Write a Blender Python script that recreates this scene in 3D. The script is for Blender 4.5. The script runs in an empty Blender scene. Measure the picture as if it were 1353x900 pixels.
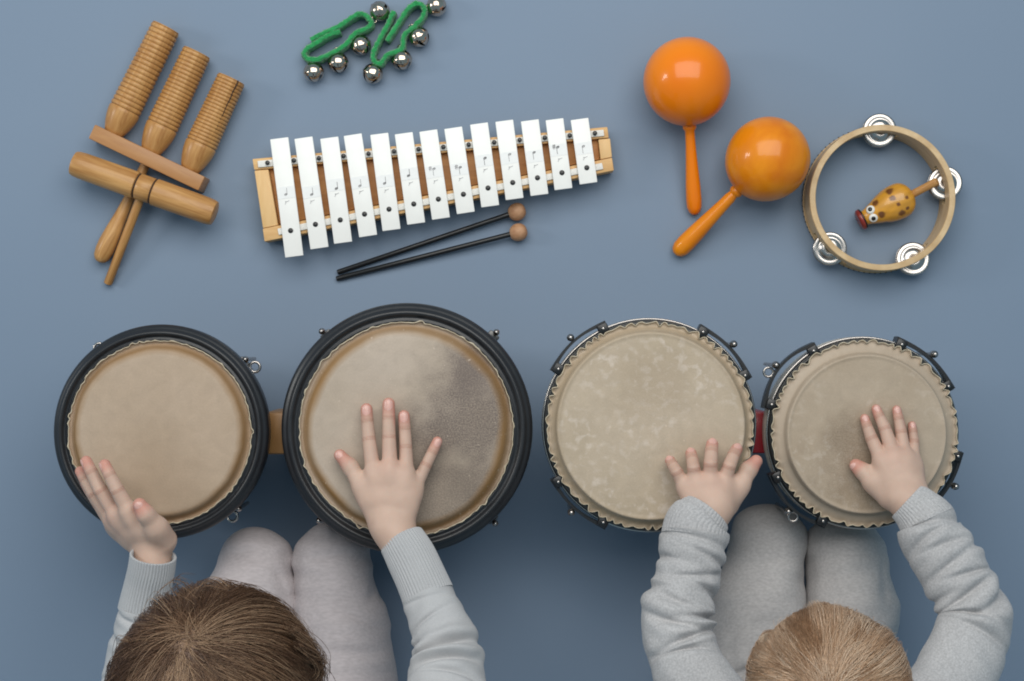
import bpy, bmesh, math, random
import numpy as np
from mathutils import Vector, Matrix, Quaternion

# ------------------------------------------------------------------ camera, light, exposure
scene = bpy.context.scene
COL = scene.collection
CAM_H = 1.70            # camera height above the floor (m)
PPM = 1250.0            # photograph pixels per metre on the floor
cam_d = bpy.data.cameras.new('camera')
cam = bpy.data.objects.new('camera', cam_d); COL.objects.link(cam)
cam.location = (0, 0, CAM_H); cam.rotation_euler = (0, 0, 0)
cam_d.sensor_fit = 'HORIZONTAL'; cam_d.sensor_width = 36.0
cam_d.lens = 36.0 * CAM_H / (1353.0 / PPM)
cam_d.clip_start = 0.01; cam_d.clip_end = 50.0
scene.camera = cam

world = bpy.data.worlds.new('World'); scene.world = world; world.use_nodes = True
bg = world.node_tree.nodes['Background']
bg.inputs[0].default_value = (0.52, 0.81, 1.0, 1); bg.inputs[1].default_value = 0.34

def area(name, loc, target, size, size_y, watts, color):
    d = bpy.data.lights.new(name, 'AREA'); d.shape = 'RECTANGLE'
    d.size = size; d.size_y = size_y; d.energy = watts; d.color = color
    o = bpy.data.objects.new(name, d); COL.objects.link(o)
    o.location = loc
    o.rotation_euler = (Vector(target) - Vector(loc)).to_track_quat('-Z', 'Y').to_euler()
    return o
area('overhead_softbox', (0.02, 0.85, 1.58), (0.0, 0.10, 0.0), 2.0, 1.3, 31.0, (1.0, 0.965, 0.91))
area('window_light', (-2.1, 0.55, 1.15), (0.0, 0.05, 0.0), 0.34, 0.48, 8.5, (1.0, 0.98, 0.94))
area('lower_window_light', (-2.1, 0.30, 0.85), (0.0, 0.05, 0.0), 0.20, 0.20, 1.2, (1.0, 0.98, 0.94))
scene.cycles.filter_width = 1.9

scene.view_settings.view_transform = 'Standard'
scene.view_settings.look = 'None'
scene.view_settings.exposure = 0.0
scene.view_settings.gamma = 1.0
scene.view_settings.use_curve_mapping = False

# ------------------------------------------------------------------ helpers
rng = np.random.default_rng(7)
random.seed(7)
PI = math.pi

def sc(z):                       # pixels per metre at height z
    return PPM * CAM_H / (CAM_H - z)
def P(px, py, z=0.0):
    s = sc(z)
    return Vector(((px - 676.5) / s, (450.0 - py) / s, z))

def new_mat(name):
    m = bpy.data.materials.new(name); m.use_nodes = True
    return m, m.node_tree, m.node_tree.nodes['Principled BSDF']

def mat(name, c1, c2=None, scale=20.0, stretch=(1, 1, 1), rough=0.5, metal=0.0, bump=0.0,
        bump_scale=200.0, bump_stretch=None, coat=0.0, coat_rough=0.1, sheen=0.0, spec=0.5, sss=0.0,
        detail=6.0, distortion=0.0, rough_var=0.0, lo=0.3, hi=0.7, bump_dist=0.001, ramp_mid=None):
    m, nt, b = new_mat(name)
    N, L = nt.nodes, nt.links
    tc = N.new('ShaderNodeTexCoord')
    mp = N.new('ShaderNodeMapping'); mp.inputs['Scale'].default_value = stretch
    L.new(tc.outputs['Object'], mp.inputs['Vector'])
    if c2 is not None:
        nz = N.new('ShaderNodeTexNoise'); nz.inputs['Scale'].default_value = scale
        nz.inputs['Detail'].default_value = detail; nz.inputs['Distortion'].default_value = distortion
        L.new(mp.outputs[0], nz.inputs['Vector'])
        rp = N.new('ShaderNodeValToRGB')
        rp.color_ramp.elements[0].position = lo; rp.color_ramp.elements[0].color = (*c1, 1)
        rp.color_ramp.elements[1].position = hi; rp.color_ramp.elements[1].color = (*c2, 1)
        if ramp_mid:
            e = rp.color_ramp.elements.new((lo + hi) / 2); e.color = (*ramp_mid, 1)
        L.new(nz.outputs['Fac'], rp.inputs[0]); L.new(rp.outputs[0], b.inputs['Base Color'])
    else:
        b.inputs['Base Color'].default_value = (*c1, 1)
    b.inputs['Roughness'].default_value = rough
    if rough_var > 0:
        n3 = N.new('ShaderNodeTexNoise'); n3.inputs['Scale'].default_value = scale * 1.7
        L.new(mp.outputs[0], n3.inputs['Vector'])
        mr = N.new('ShaderNodeMapRange'); mr.inputs[3].default_value = rough - rough_var; mr.inputs[4].default_value = rough + rough_var
        L.new(n3.outputs['Fac'], mr.inputs[0]); L.new(mr.outputs[0], b.inputs['Roughness'])
    b.inputs['Metallic'].default_value = metal
    b.inputs['Specular IOR Level'].default_value = spec
    b.inputs['Coat Weight'].default_value = coat; b.inputs['Coat Roughness'].default_value = coat_rough
    b.inputs['Sheen Weight'].default_value = sheen; b.inputs['Sheen Roughness'].default_value = 0.5
    if sss:
        b.inputs['Subsurface Weight'].default_value = sss
        b.inputs['Subsurface Radius'].default_value = (0.004, 0.0018, 0.001)
        b.inputs['Subsurface Scale'].default_value = 1.0
    if bump > 0:
        mp2 = N.new('ShaderNodeMapping'); mp2.inputs['Scale'].default_value = bump_stretch or stretch
        L.new(tc.outputs['Object'], mp2.inputs['Vector'])
        n2 = N.new('ShaderNodeTexNoise'); n2.inputs['Scale'].default_value = bump_scale; n2.inputs['Detail'].default_value = 4
        L.new(mp2.outputs[0], n2.inputs['Vector'])
        bp = N.new('ShaderNodeBump'); bp.inputs['Strength'].default_value = bump; bp.inputs['Distance'].default_value = bump_dist
        L.new(n2.outputs['Fac'], bp.inputs['Height']); L.new(bp.outputs[0], b.inputs['Normal'])
    return m

ORIG = {}
def fast_mesh(name, verts, faces, smooth=True):
    me = bpy.data.meshes.new(name)
    if isinstance(faces, np.ndarray):
        k = faces.shape[1]
        me.vertices.add(len(verts)); me.vertices.foreach_set('co', np.asarray(verts, np.float32).ravel())
        me.loops.add(faces.size); me.loops.foreach_set('vertex_index', faces.astype(np.int32).ravel())
        me.polygons.add(len(faces)); me.polygons.foreach_set('loop_start', np.arange(0, faces.size, k, dtype=np.int32))
        me.update(calc_edges=True); me.validate()
    else:
        me.from_pydata([tuple(v) for v in verts], [], [tuple(f) for f in faces]); me.update()
    if smooth:
        me.polygons.foreach_set('use_smooth', np.ones(len(me.polygons), bool))
    return me

def link(name, me, m, parent=None, loc=(0, 0, 0), rot=None):
    o = bpy.data.objects.new(name, me); COL.objects.link(o)
    if m is not None and len(me.materials) == 0: me.materials.append(m)
    loc = Vector(loc)
    if parent is not None:
        o.parent = parent; o.location = loc - ORIG.get(parent.name, Vector((0, 0, 0)))
    else:
        o.location = loc
    if rot is not None:
        o.rotation_mode = 'QUATERNION'; o.rotation_quaternion = rot
    ORIG[o.name] = loc
    return o

def thing(name, label, cat, loc, group=None):
    o = bpy.data.objects.new(name, None); COL.objects.link(o)
    o.empty_display_size = 0.02
    o.location = loc; ORIG[o.name] = Vector(loc)
    o['label'] = label; o['category'] = cat
    if group: o['group'] = group
    return o

def sub(name, me, m, parent, loc=None, rot=None):
    """sub-part: parent may be rotated; place it in world space"""
    o = bpy.data.objects.new(name, me); COL.objects.link(o)
    if m is not None and len(me.materials) == 0: me.materials.append(m)
    o.parent = parent
    pm = world_mat(parent)
    w = Matrix.Translation(Vector(loc if loc is not None else ORIG[parent.name]))
    if rot is not None: w = w @ rot.to_matrix().to_4x4()
    lm = pm.inverted() @ w
    l, r, s = lm.decompose()
    o.location = l; o.rotation_mode = 'QUATERNION'; o.rotation_quaternion = r
    ORIG[o.name] = w.translation.copy()
    return o
def world_mat(o):
    m = Matrix.Translation(o.location)
    q = o.rotation_quaternion if o.rotation_mode == 'QUATERNION' else o.rotation_euler.to_quaternion()
    m = m @ q.to_matrix().to_4x4()
    if o.parent: m = world_mat(o.parent) @ m
    return m

def lathe(profile, n=48, cap0=True, cap1=True, wob=None):
    """profile: (r, z); around local Z"""
    pr = np.array(profile, float); k = len(pr)
    th = np.linspace(0, 2 * PI, n, endpoint=False)
    V = np.zeros((k, n, 3))
    V[:, :, 0] = pr[:, 0:1] * np.cos(th); V[:, :, 1] = pr[:, 0:1] * np.sin(th); V[:, :, 2] = pr[:, 1:2]
    if wob is not None: V = wob(V, th)
    verts = [tuple(v) for v in V.reshape(-1, 3)]
    faces = []
    for i in range(k - 1):
        for j in range(n):
            j2 = (j + 1) % n
            faces.append((i * n + j, i * n + j2, (i + 1) * n + j2, (i + 1) * n + j))
    if cap0: faces.append(tuple(range(n - 1, -1, -1)))
    if cap1: faces.append(tuple((k - 1) * n + j for j in range(n)))
    return verts, faces
def ring_lathe(profile, n=96):
    """closed section: a ring (first point joined to the last)"""
    pr = list(profile); k = len(pr)
    verts = []; faces = []
    for (r, z) in pr:
        for j in range(n):
            a = 2 * PI * j / n; verts.append((r * math.cos(a), r * math.sin(a), z))
    for i in range(k):
        i2 = (i + 1) % k
        for j in range(n):
            j2 = (j + 1) % n
            faces.append((i * n + j, i * n + j2, i2 * n + j2, i2 * n + j))
    return verts, faces

def LATHE(name, profile, m, parent, A, B=None, n=48, rot=None, fn=None, **kw):
    v, f = lathe(profile, n, **kw)
    me = fast_mesh(name, v, f)
    fixn(me)
    try: me.set_sharp_from_angle(angle=math.radians(50))
    except Exception: pass
    if B is not None: rot = (Vector(B) - Vector(A)).to_track_quat('Z', 'Y')
    return (fn or link)(name, me, m, parent, A, rot)
def fixn(me):
    bm = bmesh.new(); bm.from_mesh(me); bmesh.ops.recalc_face_normals(bm, faces=bm.faces); bm.to_mesh(me); bm.free()

def rbox_me(name, sx, sy, sz, bev=0.001, seg=2):
    bm = bmesh.new(); bmesh.ops.create_cube(bm, size=1.0)
    bmesh.ops.scale(bm, vec=(sx, sy, sz), verts=bm.verts)
    bmesh.ops.bevel(bm, geom=list(bm.edges), offset=bev, segments=seg, affect='EDGES', profile=0.5)
    me = bpy.data.meshes.new(name); bm.to_mesh(me); bm.free()
    me.polygons.foreach_set('use_smooth', np.ones(len(me.polygons), bool))
    try: me.set_sharp_from_angle(angle=math.radians(40))
    except Exception: pass
    return me
def prism_me(name, pts, z0, z1, origin, bev=0.001, seg=2):
    """pts: world xy outline -> local to origin"""
    bm = bmesh.new()
    bot = [bm.verts.new((p[0] - origin[0], p[1] - origin[1], z0 - origin[2])) for p in pts]
    f = bm.faces.new(bot)
    r = bmesh.ops.extrude_face_region(bm, geom=[f])
    bmesh.ops.translate(bm, vec=(0, 0, z1 - z0), verts=[e for e in r['geom'] if isinstance(e, bmesh.types.BMVert)])
    bmesh.ops.recalc_face_normals(bm, faces=bm.faces)
    if bev: bmesh.ops.bevel(bm, geom=list(bm.edges), offset=bev, segments=seg, affect='EDGES', profile=0.5)
    me = bpy.data.meshes.new(name); bm.to_mesh(me); bm.free()
    me.polygons.foreach_set('use_smooth', np.ones(len(me.polygons), bool))
    try: me.set_sharp_from_angle(angle=math.radians(40))
    except Exception: pass
    return me
def join_meshes(name, parts):
    """parts: list of (me, Matrix) -> one mesh"""
    bm = bmesh.new()
    for me, M in parts:
        t = me.copy(); t.transform(M); bm.from_mesh(t); bpy.data.meshes.remove(t)
    out = bpy.data.meshes.new(name); bm.to_mesh(out); bm.free()
    return out

def catmull(pts, n):
    pts = np.asarray(pts, float); k = len(pts)
    t = np.linspace(0, k - 1, n); i = np.clip(np.floor(t).astype(int), 0, k - 2); u = (t - i)[:, None]
    p = lambda j: pts[np.clip(j, 0, k - 1)]
    a, b, c, d = p(i - 1), p(i), p(i + 1), p(i + 2)
    return 0.5 * ((2 * b) + (-a + c) * u + (2 * a - 5 * b + 4 * c - d) * u ** 2 + (-a + 3 * b - 3 * c + d) * u ** 3)

def tube_np(path, radii, n=10, closed=False, caps=True):
    path = np.asarray(path, float); k = len(path)
    radii = np.broadcast_to(np.asarray(radii, float), (k,))
    T = np.gradient(path, axis=0) if not closed else (np.roll(path, -1, 0) - np.roll(path, 1, 0))
    T /= np.linalg.norm(T, axis=1, keepdims=True) + 1e-12
    up = np.array([0, 0, 1.0]); 
    S = np.cross(T, up); bad = np.linalg.norm(S, axis=1) < 1e-4; S[bad] = (1, 0, 0)
    S /= np.linalg.norm(S, axis=1, keepdims=True); Nn = np.cross(S, T)
    th = np.linspace(0, 2 * PI, n, endpoint=False)
    V = path[:, None, :] + radii[:, None, None] * (np.cos(th)[None, :, None] * S[:, None, :] + np.sin(th)[None, :, None] * Nn[:, None, :])
    faces = []
    kk = k if closed else k - 1
    for i in range(kk):
        i2 = (i + 1) % k
        for j in range(n):
            j2 = (j + 1) % n
            faces.append((i * n + j, i2 * n + j, i2 * n + j2, i * n + j2))
    if not closed and caps:
        faces.append(tuple(range(n))); faces.append(tuple((k - 1) * n + j for j in range(n - 1, -1, -1)))
    return V.reshape(-1, 3), faces

def fnoise(p, freq, seed, n=7):
    r = np.random.default_rng(seed); out = 0
    for _ in range(n):
        k = r.normal(size=3); k = k / np.linalg.norm(k) * freq * r.uniform(0.6, 1.5)
        out = out + np.sin(p @ k + r.uniform(0, 6.28))
    return out / math.sqrt(n)

# ---- signed distance shapes meshed with surface nets
def seg_d(X, A, B, ra, rb):
    A = np.asarray(A, float); B = np.asarray(B, float); d = B - A
    t = np.clip(((X - A) @ d) / (d @ d + 1e-12), 0, 1)
    return np.linalg.norm(X - A - t[..., None] * d, axis=-1) - (ra + (rb - ra) * t)
def ell_d(X, C, R, Q=None):
    Y = X - np.asarray(C, float)
    if Q is not None: Y = Y @ Q          # columns of Q = local axes
    R = np.asarray(R, float)
    k0 = np.linalg.norm(Y / R, axis=-1); k1 = np.linalg.norm(Y / (R * R), axis=-1) + 1e-9
    return k0 * (k0 - 1.0) / k1
def smin(a, b, k):
    h = np.maximum(k - np.abs(a - b), 0) / k
    return np.minimum(a, b) - h * h * k * 0.25
class Field:
    def __init__(s, lo, hi, h):
        s.lo = np.asarray(lo, float); s.h = h
        s.n = np.ceil((np.asarray(hi) - s.lo) / h).astype(int) + 1
    def empty(s, v=0.03): return np.full(tuple(s.n), v)
    def block(s, A, B, pad):
        lo = np.minimum(A, B) - pad; hi = np.maximum(A, B) + pad
        i0 = np.clip(np.floor((lo - s.lo) / s.h).astype(int), 0, s.n); i1 = np.clip(np.ceil((hi - s.lo) / s.h).astype(int) + 1, 0, s.n)
        sl = tuple(slice(a, b) for a, b in zip(i0, i1))
        ax = [s.lo[q] + s.h * np.arange(i0[q], i1[q]) for q in range(3)]
        X = np.stack(np.meshgrid(*ax, indexing='ij'), -1)
        return sl, X
    def add(s, F, A, B, ra, rb, k, pad=0.02):
        A = np.asarray(A, float); B = np.asarray(B, float)
        sl, X = s.block(A, B, max(ra, rb) + pad)
        if X.size == 0: return
        F[sl] = smin(F[sl], seg_d(X, A, B, ra, rb), k)
    def add_ell(s, F, C, R, k, Q=None, pad=0.02):
        C = np.asarray(C, float); r = max(R)
        sl, X = s.block(C - r, C + r, pad)
        if X.size == 0: return
        F[sl] = smin(F[sl], ell_d(X, C, R, Q), k)
    def mesh(s, F):
        S = F < 0
        nx, ny, nz = F.shape
        cnt = np.zeros((nx - 1, ny - 1, nz - 1), np.int8)
        for a in (0, 1):
            for b in (0, 1):
                for c in (0, 1):
                    cnt += S[a:nx - 1 + a, b:ny - 1 + b, c:nz - 1 + c]
        act = (cnt > 0) & (cnt < 8)
        I, J, K = np.where(act)
        idx = -np.ones(act.shape, np.int64); idx[I, J, K] = np.arange(len(I))
        pos = np.zeros((len(I), 3)); m = np.zeros(len(I))
        cs = [(a, b, c) for a in (0, 1) for b in (0, 1) for c in (0, 1)]
        for u in cs:
            for ax in range(3):
                if u[ax] == 1: continue
                v = list(u); v[ax] = 1
                fa = F[I + u[0], J + u[1], K + u[2]]; fb = F[I + v[0], J + v[1], K + v[2]]
                cr = (fa < 0) != (fb < 0)
                t = np.where(cr, fa / np.where(cr, fa - fb, 1), 0)
                q = np.array(u, float)[None, :].repeat(len(I), 0); q[:, ax] += t
                pos += q * cr[:, None]; m += cr
        V = s.lo + s.h * (np.stack([I, J, K], -1) + pos / m[:, None])
        faces = []
        for ax in range(3):
            o1, o2 = [q for q in range(3) if q != ax]
            sl_a = [slice(None)] * 3; sl_b = [slice(None)] * 3
            sl_a[ax] = slice(0, -1); sl_b[ax] = slice(1, None)
            ch = S[tuple(sl_a)] != S[tuple(sl_b)]
            E = np.stack(np.where(ch), -1)
            ok = (E[:, o1] >= 1) & (E[:, o2] >= 1) & (E[:, o1] < F.shape[o1] - 1) & (E[:, o2] < F.shape[o2] - 1)
            E = E[ok]
            def cell(d1, d2):
                c = E.copy(); c[:, o1] -= d1; c[:, o2] -= d2
                return idx[c[:, 0], c[:, 1], c[:, 2]]
            q = np.stack([cell(1, 1), cell(0, 1), cell(0, 0), cell(1, 0)], -1)
            inside = S[E[:, 0], E[:, 1], E[:, 2]]
            flip = inside if ax != 1 else ~inside
            q[~flip] = q[~flip][:, ::-1]
            faces.append(q)
        Fc = np.concatenate(faces); Fc = Fc[(Fc >= 0).all(1)]
        return V, Fc

# ------------------------------------------------------------------ materials
M = {}
M['floor'] = mat('blue_floor', (0.182, 0.240, 0.325), (0.194, 0.253, 0.339), scale=3.0, rough=0.62, bump=0.06, bump_scale=420, spec=0.35, detail=3)
M['wood_tan'] = mat('tan_lacquered_wood', (0.36, 0.155, 0.042), (0.60, 0.325, 0.115), scale=26, stretch=(5, 5, 0.55), rough=0.42, coat=0.18, coat_rough=0.2, spec=0.35, distortion=1.2, bump=0.05, bump_scale=120)
M['wood_bar'] = mat('brown_wood_bar', (0.36, 0.155, 0.050), (0.46, 0.225, 0.078), scale=30, stretch=(0.6, 5, 5), rough=0.45, coat=0.15, coat_rough=0.3, distortion=0.8, bump=0.08, bump_scale=140)
M['wood_dark'] = mat('dark_brown_wood', (0.05, 0.022, 0.010), rough=0.8)  # flat dark brown for the block's grooves and the tube's crack
M['pine'] = mat('light_pine_frame', (0.68, 0.40, 0.155), (0.80, 0.53, 0.25), scale=34, stretch=(3, 0.7, 3), rough=0.5, distortion=0.9, bump=0.08, bump_scale=160)
M['pine_rail'] = mat('pine_rail', (0.62, 0.345, 0.13), (0.74, 0.46, 0.20), scale=34, stretch=(0.7, 4, 3), rough=0.55, distortion=0.9, bump=0.08, bump_scale=160)
M['board'] = mat('brown_base_board', (0.42, 0.175, 0.052), (0.56, 0.27, 0.09), scale=24, stretch=(0.6, 4, 2), rough=0.6, distortion=1.0, bump=0.05)
M['white_bar'] = mat('white_lacquered_metal', (0.87, 0.85, 0.81), (0.91, 0.89, 0.85), scale=60, rough=0.38, spec=0.4, bump=0.02, bump_scale=90)
M['sticker'] = mat('paper_sticker', (0.83, 0.82, 0.80), (0.87, 0.86, 0.84), scale=300, rough=0.6)
M['ink'] = mat('grey_ink', (0.25, 0.235, 0.24), rough=0.6)
M['ink_pale'] = mat('faded_ink', (0.46, 0.45, 0.45), rough=0.6)
M['felt'] = mat('off_white_felt', (0.74, 0.71, 0.65), (0.84, 0.81, 0.76), scale=400, rough=0.95, bump=0.3, bump_scale=900)
M['pin'] = mat('dark_pin', (0.012, 0.011, 0.011), rough=0.35, spec=0.5)
M['black_plastic'] = mat('black_plastic', (0.010, 0.010, 0.011), rough=0.35, spec=0.5)
M['cork'] = mat('cork_wood_ball', (0.36, 0.175, 0.085), (0.52, 0.29, 0.16), scale=150, rough=0.6, bump=0.15, bump_scale=420)
M['orange'] = mat('orange_gloss_paint', (0.78, 0.170, 0.003), (0.90, 0.25, 0.006), scale=9, rough=0.30, coat=0.38, coat_rough=0.06, spec=0.25, detail=3, bump=0.10, bump_scale=26, bump_dist=0.004)
M['orange2'] = mat('orange_gloss_paint_streaked', (0.64, 0.150, 0.003), (0.86, 0.30, 0.008), scale=14, stretch=(1, 1, 0.6), rough=0.32, coat=0.35, coat_rough=0.07, spec=0.25, detail=6, distortion=1.5, bump=0.10, bump_scale=26, bump_dist=0.004)
M['tamb'] = mat('bent_birch_rim', (0.50, 0.32, 0.15), (0.66, 0.47, 0.26), scale=70, stretch=(1, 1, 9), rough=0.45, coat=0.1, bump=0.06, bump_scale=260)
M['chrome'] = mat('polished_nickel', (0.50, 0.46, 0.43), rough=0.26, metal=1.0, bump=0.03, bump_scale=150)
M['bell'] = mat('nickel_bell', (0.52, 0.41, 0.325), (0.66, 0.555, 0.46), scale=90, rough=0.15, metal=1.0)  # warm tint stands in for brown reflections of the room
M['steel_dark'] = mat('dark_steel', (0.10, 0.10, 0.10), rough=0.35, metal=0.8)
M['green'] = mat('green_fleece_band', (0.004, 0.24, 0.055), (0.012, 0.36, 0.095), scale=420, rough=0.95, sheen=0.5, bump=0.9, bump_scale=900, bump_dist=0.002)
M['hoop_black'] = mat('black_powder_coat', (0.014, 0.0145, 0.017), (0.019, 0.0195, 0.022), scale=60, rough=0.36, spec=0.5, bump=0.03, bump_scale=500, rough_var=0.06)
M['hoop_thin'] = mat('black_hoop', (0.016, 0.015, 0.014), rough=0.28, spec=0.6)
M['shell_dark'] = mat('dark_wood_shell', (0.030, 0.022, 0.018), (0.05, 0.035, 0.026), scale=20, rough=0.4)
M['shell_cream'] = mat('cream_shell', (0.50, 0.47, 0.40), (0.58, 0.55, 0.48), scale=20, rough=0.45, coat=0.2)
M['block_wood'] = mat('brown_connecting_block', (0.30, 0.145, 0.045), (0.42, 0.22, 0.08), scale=30, stretch=(4, 0.6, 2), rough=0.45)
M['block_red'] = mat('red_connecting_block', (0.30, 0.012, 0.020), (0.36, 0.018, 0.028), scale=25, rough=0.4, coat=0.2)
M['frill'] = mat('hide_edge', (0.52, 0.43, 0.30), (0.62, 0.54, 0.41), scale=200, rough=0.7, bump=0.1, bump_scale=500)
M['nail'] = mat('finger_nail', (0.66, 0.37, 0.31), (0.70, 0.41, 0.35), scale=80, rough=0.26, sss=0.1)
M['toy_red'] = mat('dark_red_mouth', (0.22, 0.022, 0.016), rough=0.35, coat=0.4)
M['toy_white'] = mat('white_paint', (0.78, 0.75, 0.70), rough=0.35)
M['toy_black'] = mat('black_paint', (0.008, 0.007, 0.006), rough=0.3)
M['eye_white'] = mat('eye_white', (0.7, 0.7, 0.68), rough=0.2)

def attr_mat(name, attr, rough=0.5, coat=0.0, sss=0.0, bump=0.0, bump_scale=300, noise=0.0, spec=0.5, sheen=0.0, noise_scale=60):
    m, nt, b = new_mat(name); N, L = nt.nodes, nt.links
    a = N.new('ShaderNodeAttribute'); a.attribute_name = attr
    tc = N.new('ShaderNodeTexCoord')
    src = a.outputs['Color']
    if noise:
        nz = N.new('ShaderNodeTexNoise'); nz.inputs['Scale'].default_value = noise_scale; nz.inputs['Detail'].default_value = 5
        L.new(tc.outputs['Object'], nz.inputs['Vector'])
        mr = N.new('ShaderNodeMapRange'); mr.inputs[1].default_value = 0.3; mr.inputs[2].default_value = 0.7
        mr.inputs[3].default_value = 1 - noise; mr.inputs[4].default_value = 1 + noise
        L.new(nz.outputs['Fac'], mr.inputs[0])
        mx = N.new('ShaderNodeVectorMath'); mx.operation = 'SCALE'
        L.new(src, mx.inputs[0]); L.new(mr.outputs[0], mx.inputs['Scale']); src = mx.outputs[0]
    L.new(src, b.inputs['Base Color'])
    b.inputs['Roughness'].default_value = rough; b.inputs['Coat Weight'].default_value = coat; b.inputs['Coat Roughness'].default_value = 0.12
    b.inputs['Specular IOR Level'].default_value = spec; b.inputs['Sheen Weight'].default_value = sheen
    if sss:
        b.inputs['Subsurface Weight'].default_value = sss
        b.inputs['Subsurface Radius'].default_value = (0.0035, 0.0014, 0.0008); b.inputs['Subsurface Scale'].default_value = 1.0
    if bump:
        n2 = N.new('ShaderNodeTexNoise'); n2.inputs['Scale'].default_value = bump_scale; n2.inputs['Detail'].default_value = 3
        L.new(tc.outputs['Object'], n2.inputs['Vector'])
        bp = N.new('ShaderNodeBump'); bp.inputs['Strength'].default_value = bump; bp.inputs['Distance'].default_value = 0.0006
        L.new(n2.outputs['Fac'], bp.inputs['Height']); L.new(bp.outputs[0], b.inputs['Normal'])
    return m
def set_col(me, rgb):
    rgb = np.asarray(rgb, np.float32); c = np.ones((len(me.vertices), 4), np.float32); c[:, :3] = rgb
    at = me.color_attributes.new('tint', 'FLOAT_COLOR', 'POINT'); at.data.foreach_set('color', c.ravel())
M['skin'] = attr_mat('child_skin', 'tint', rough=0.52, sss=0.12, bump=0.12, bump_scale=1100, noise=0.05, spec=0.35)
M['toy'] = attr_mat('spotted_yellow_paint', 'tint', rough=0.33, coat=0.45, noise=0.06)
M['hair'] = attr_mat('hair_strands', 'tint', rough=0.42, spec=0.45)

def cloth_mat(name, c1, c2, heather=0.10, weave=1400, rib=None, stretch=(1, 1, 1), bump=0.35, fine_scale=700):
    """woven / knitted cloth: fine heathered fibre colour with yarn bump"""
    m, nt, b = new_mat(name); N, L = nt.nodes, nt.links
    tc = N.new('ShaderNodeTexCoord')
    n1 = N.new('ShaderNodeTexNoise'); n1.inputs['Scale'].default_value = 14; n1.inputs['Detail'].default_value = 3
    L.new(tc.outputs['Object'], n1.inputs['Vector'])
    r1 = N.new('ShaderNodeValToRGB'); r1.color_ramp.elements[0].position = .3; r1.color_ramp.elements[1].position = .7
    r1.color_ramp.elements[0].color = (*c1, 1); r1.color_ramp.elements[1].color = (*c2, 1)
    L.new(n1.outputs['Fac'], r1.inputs[0])
    mp = N.new('ShaderNodeMapping'); mp.inputs['Scale'].default_value = stretch
    L.new(tc.outputs['Object'], mp.inputs['Vector'])
    n2 = N.new('ShaderNodeTexNoise'); n2.inputs['Scale'].default_value = fine_scale; n2.inputs['Detail'].default_value = 4
    L.new(mp.outputs[0], n2.inputs['Vector'])
    mr = N.new('ShaderNodeMapRange'); mr.inputs[1].default_value = .3; mr.inputs[2].default_value = .7
    mr.inputs[3].default_value = 1 - heather; mr.inputs[4].default_value = 1 + heather
    L.new(n2.outputs['Fac'], mr.inputs[0])
    sc_ = N.new('ShaderNodeVectorMath'); sc_.operation = 'SCALE'
    L.new(r1.outputs[0], sc_.inputs[0]); L.new(mr.outputs[0], sc_.inputs['Scale'])
    L.new(sc_.outputs[0], b.inputs['Base Color'])
    b.inputs['Roughness'].default_value = 0.92; b.inputs['Specular IOR Level'].default_value = 0.2
    b.inputs['Sheen Weight'].default_value = 0.15; b.inputs['Sheen Roughness'].default_value = 0.4
    n3 = N.new('ShaderNodeTexNoise'); n3.inputs['Scale'].default_value = weave; n3.inputs['Detail'].default_value = 2
    L.new(mp.outputs[0], n3.inputs['Vector'])
    bp = N.new('ShaderNodeBump'); bp.inputs['Strength'].default_value = bump; bp.inputs['Distance'].default_value = 0.0008
    L.new(n3.outputs['Fac'], bp.inputs['Height']); L.new(bp.outputs[0], b.inputs['Normal'])
    return m
M['knit_blue'] = cloth_mat('pale_blue_grey_knit', (0.42, 0.418, 0.425), (0.465, 0.462, 0.468), heather=0.05, weave=900)
M['sweat_grey'] = cloth_mat('heather_grey_sweatshirt', (0.40, 0.390, 0.392), (0.46, 0.449, 0.450), heather=0.17, weave=900, fine_scale=560)
M['leg_pink'] = cloth_mat('pinkish_grey_leggings', (0.455, 0.410, 0.418), (0.51, 0.462, 0.47), heather=0.09, stretch=(0.35, 1, 1), fine_scale=420)
M['leg_grey'] = cloth_mat('light_grey_joggers', (0.395, 0.375, 0.37), (0.45, 0.43, 0.425), heather=0.12, stretch=(0.5, 1, 1), fine_scale=480)

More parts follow.
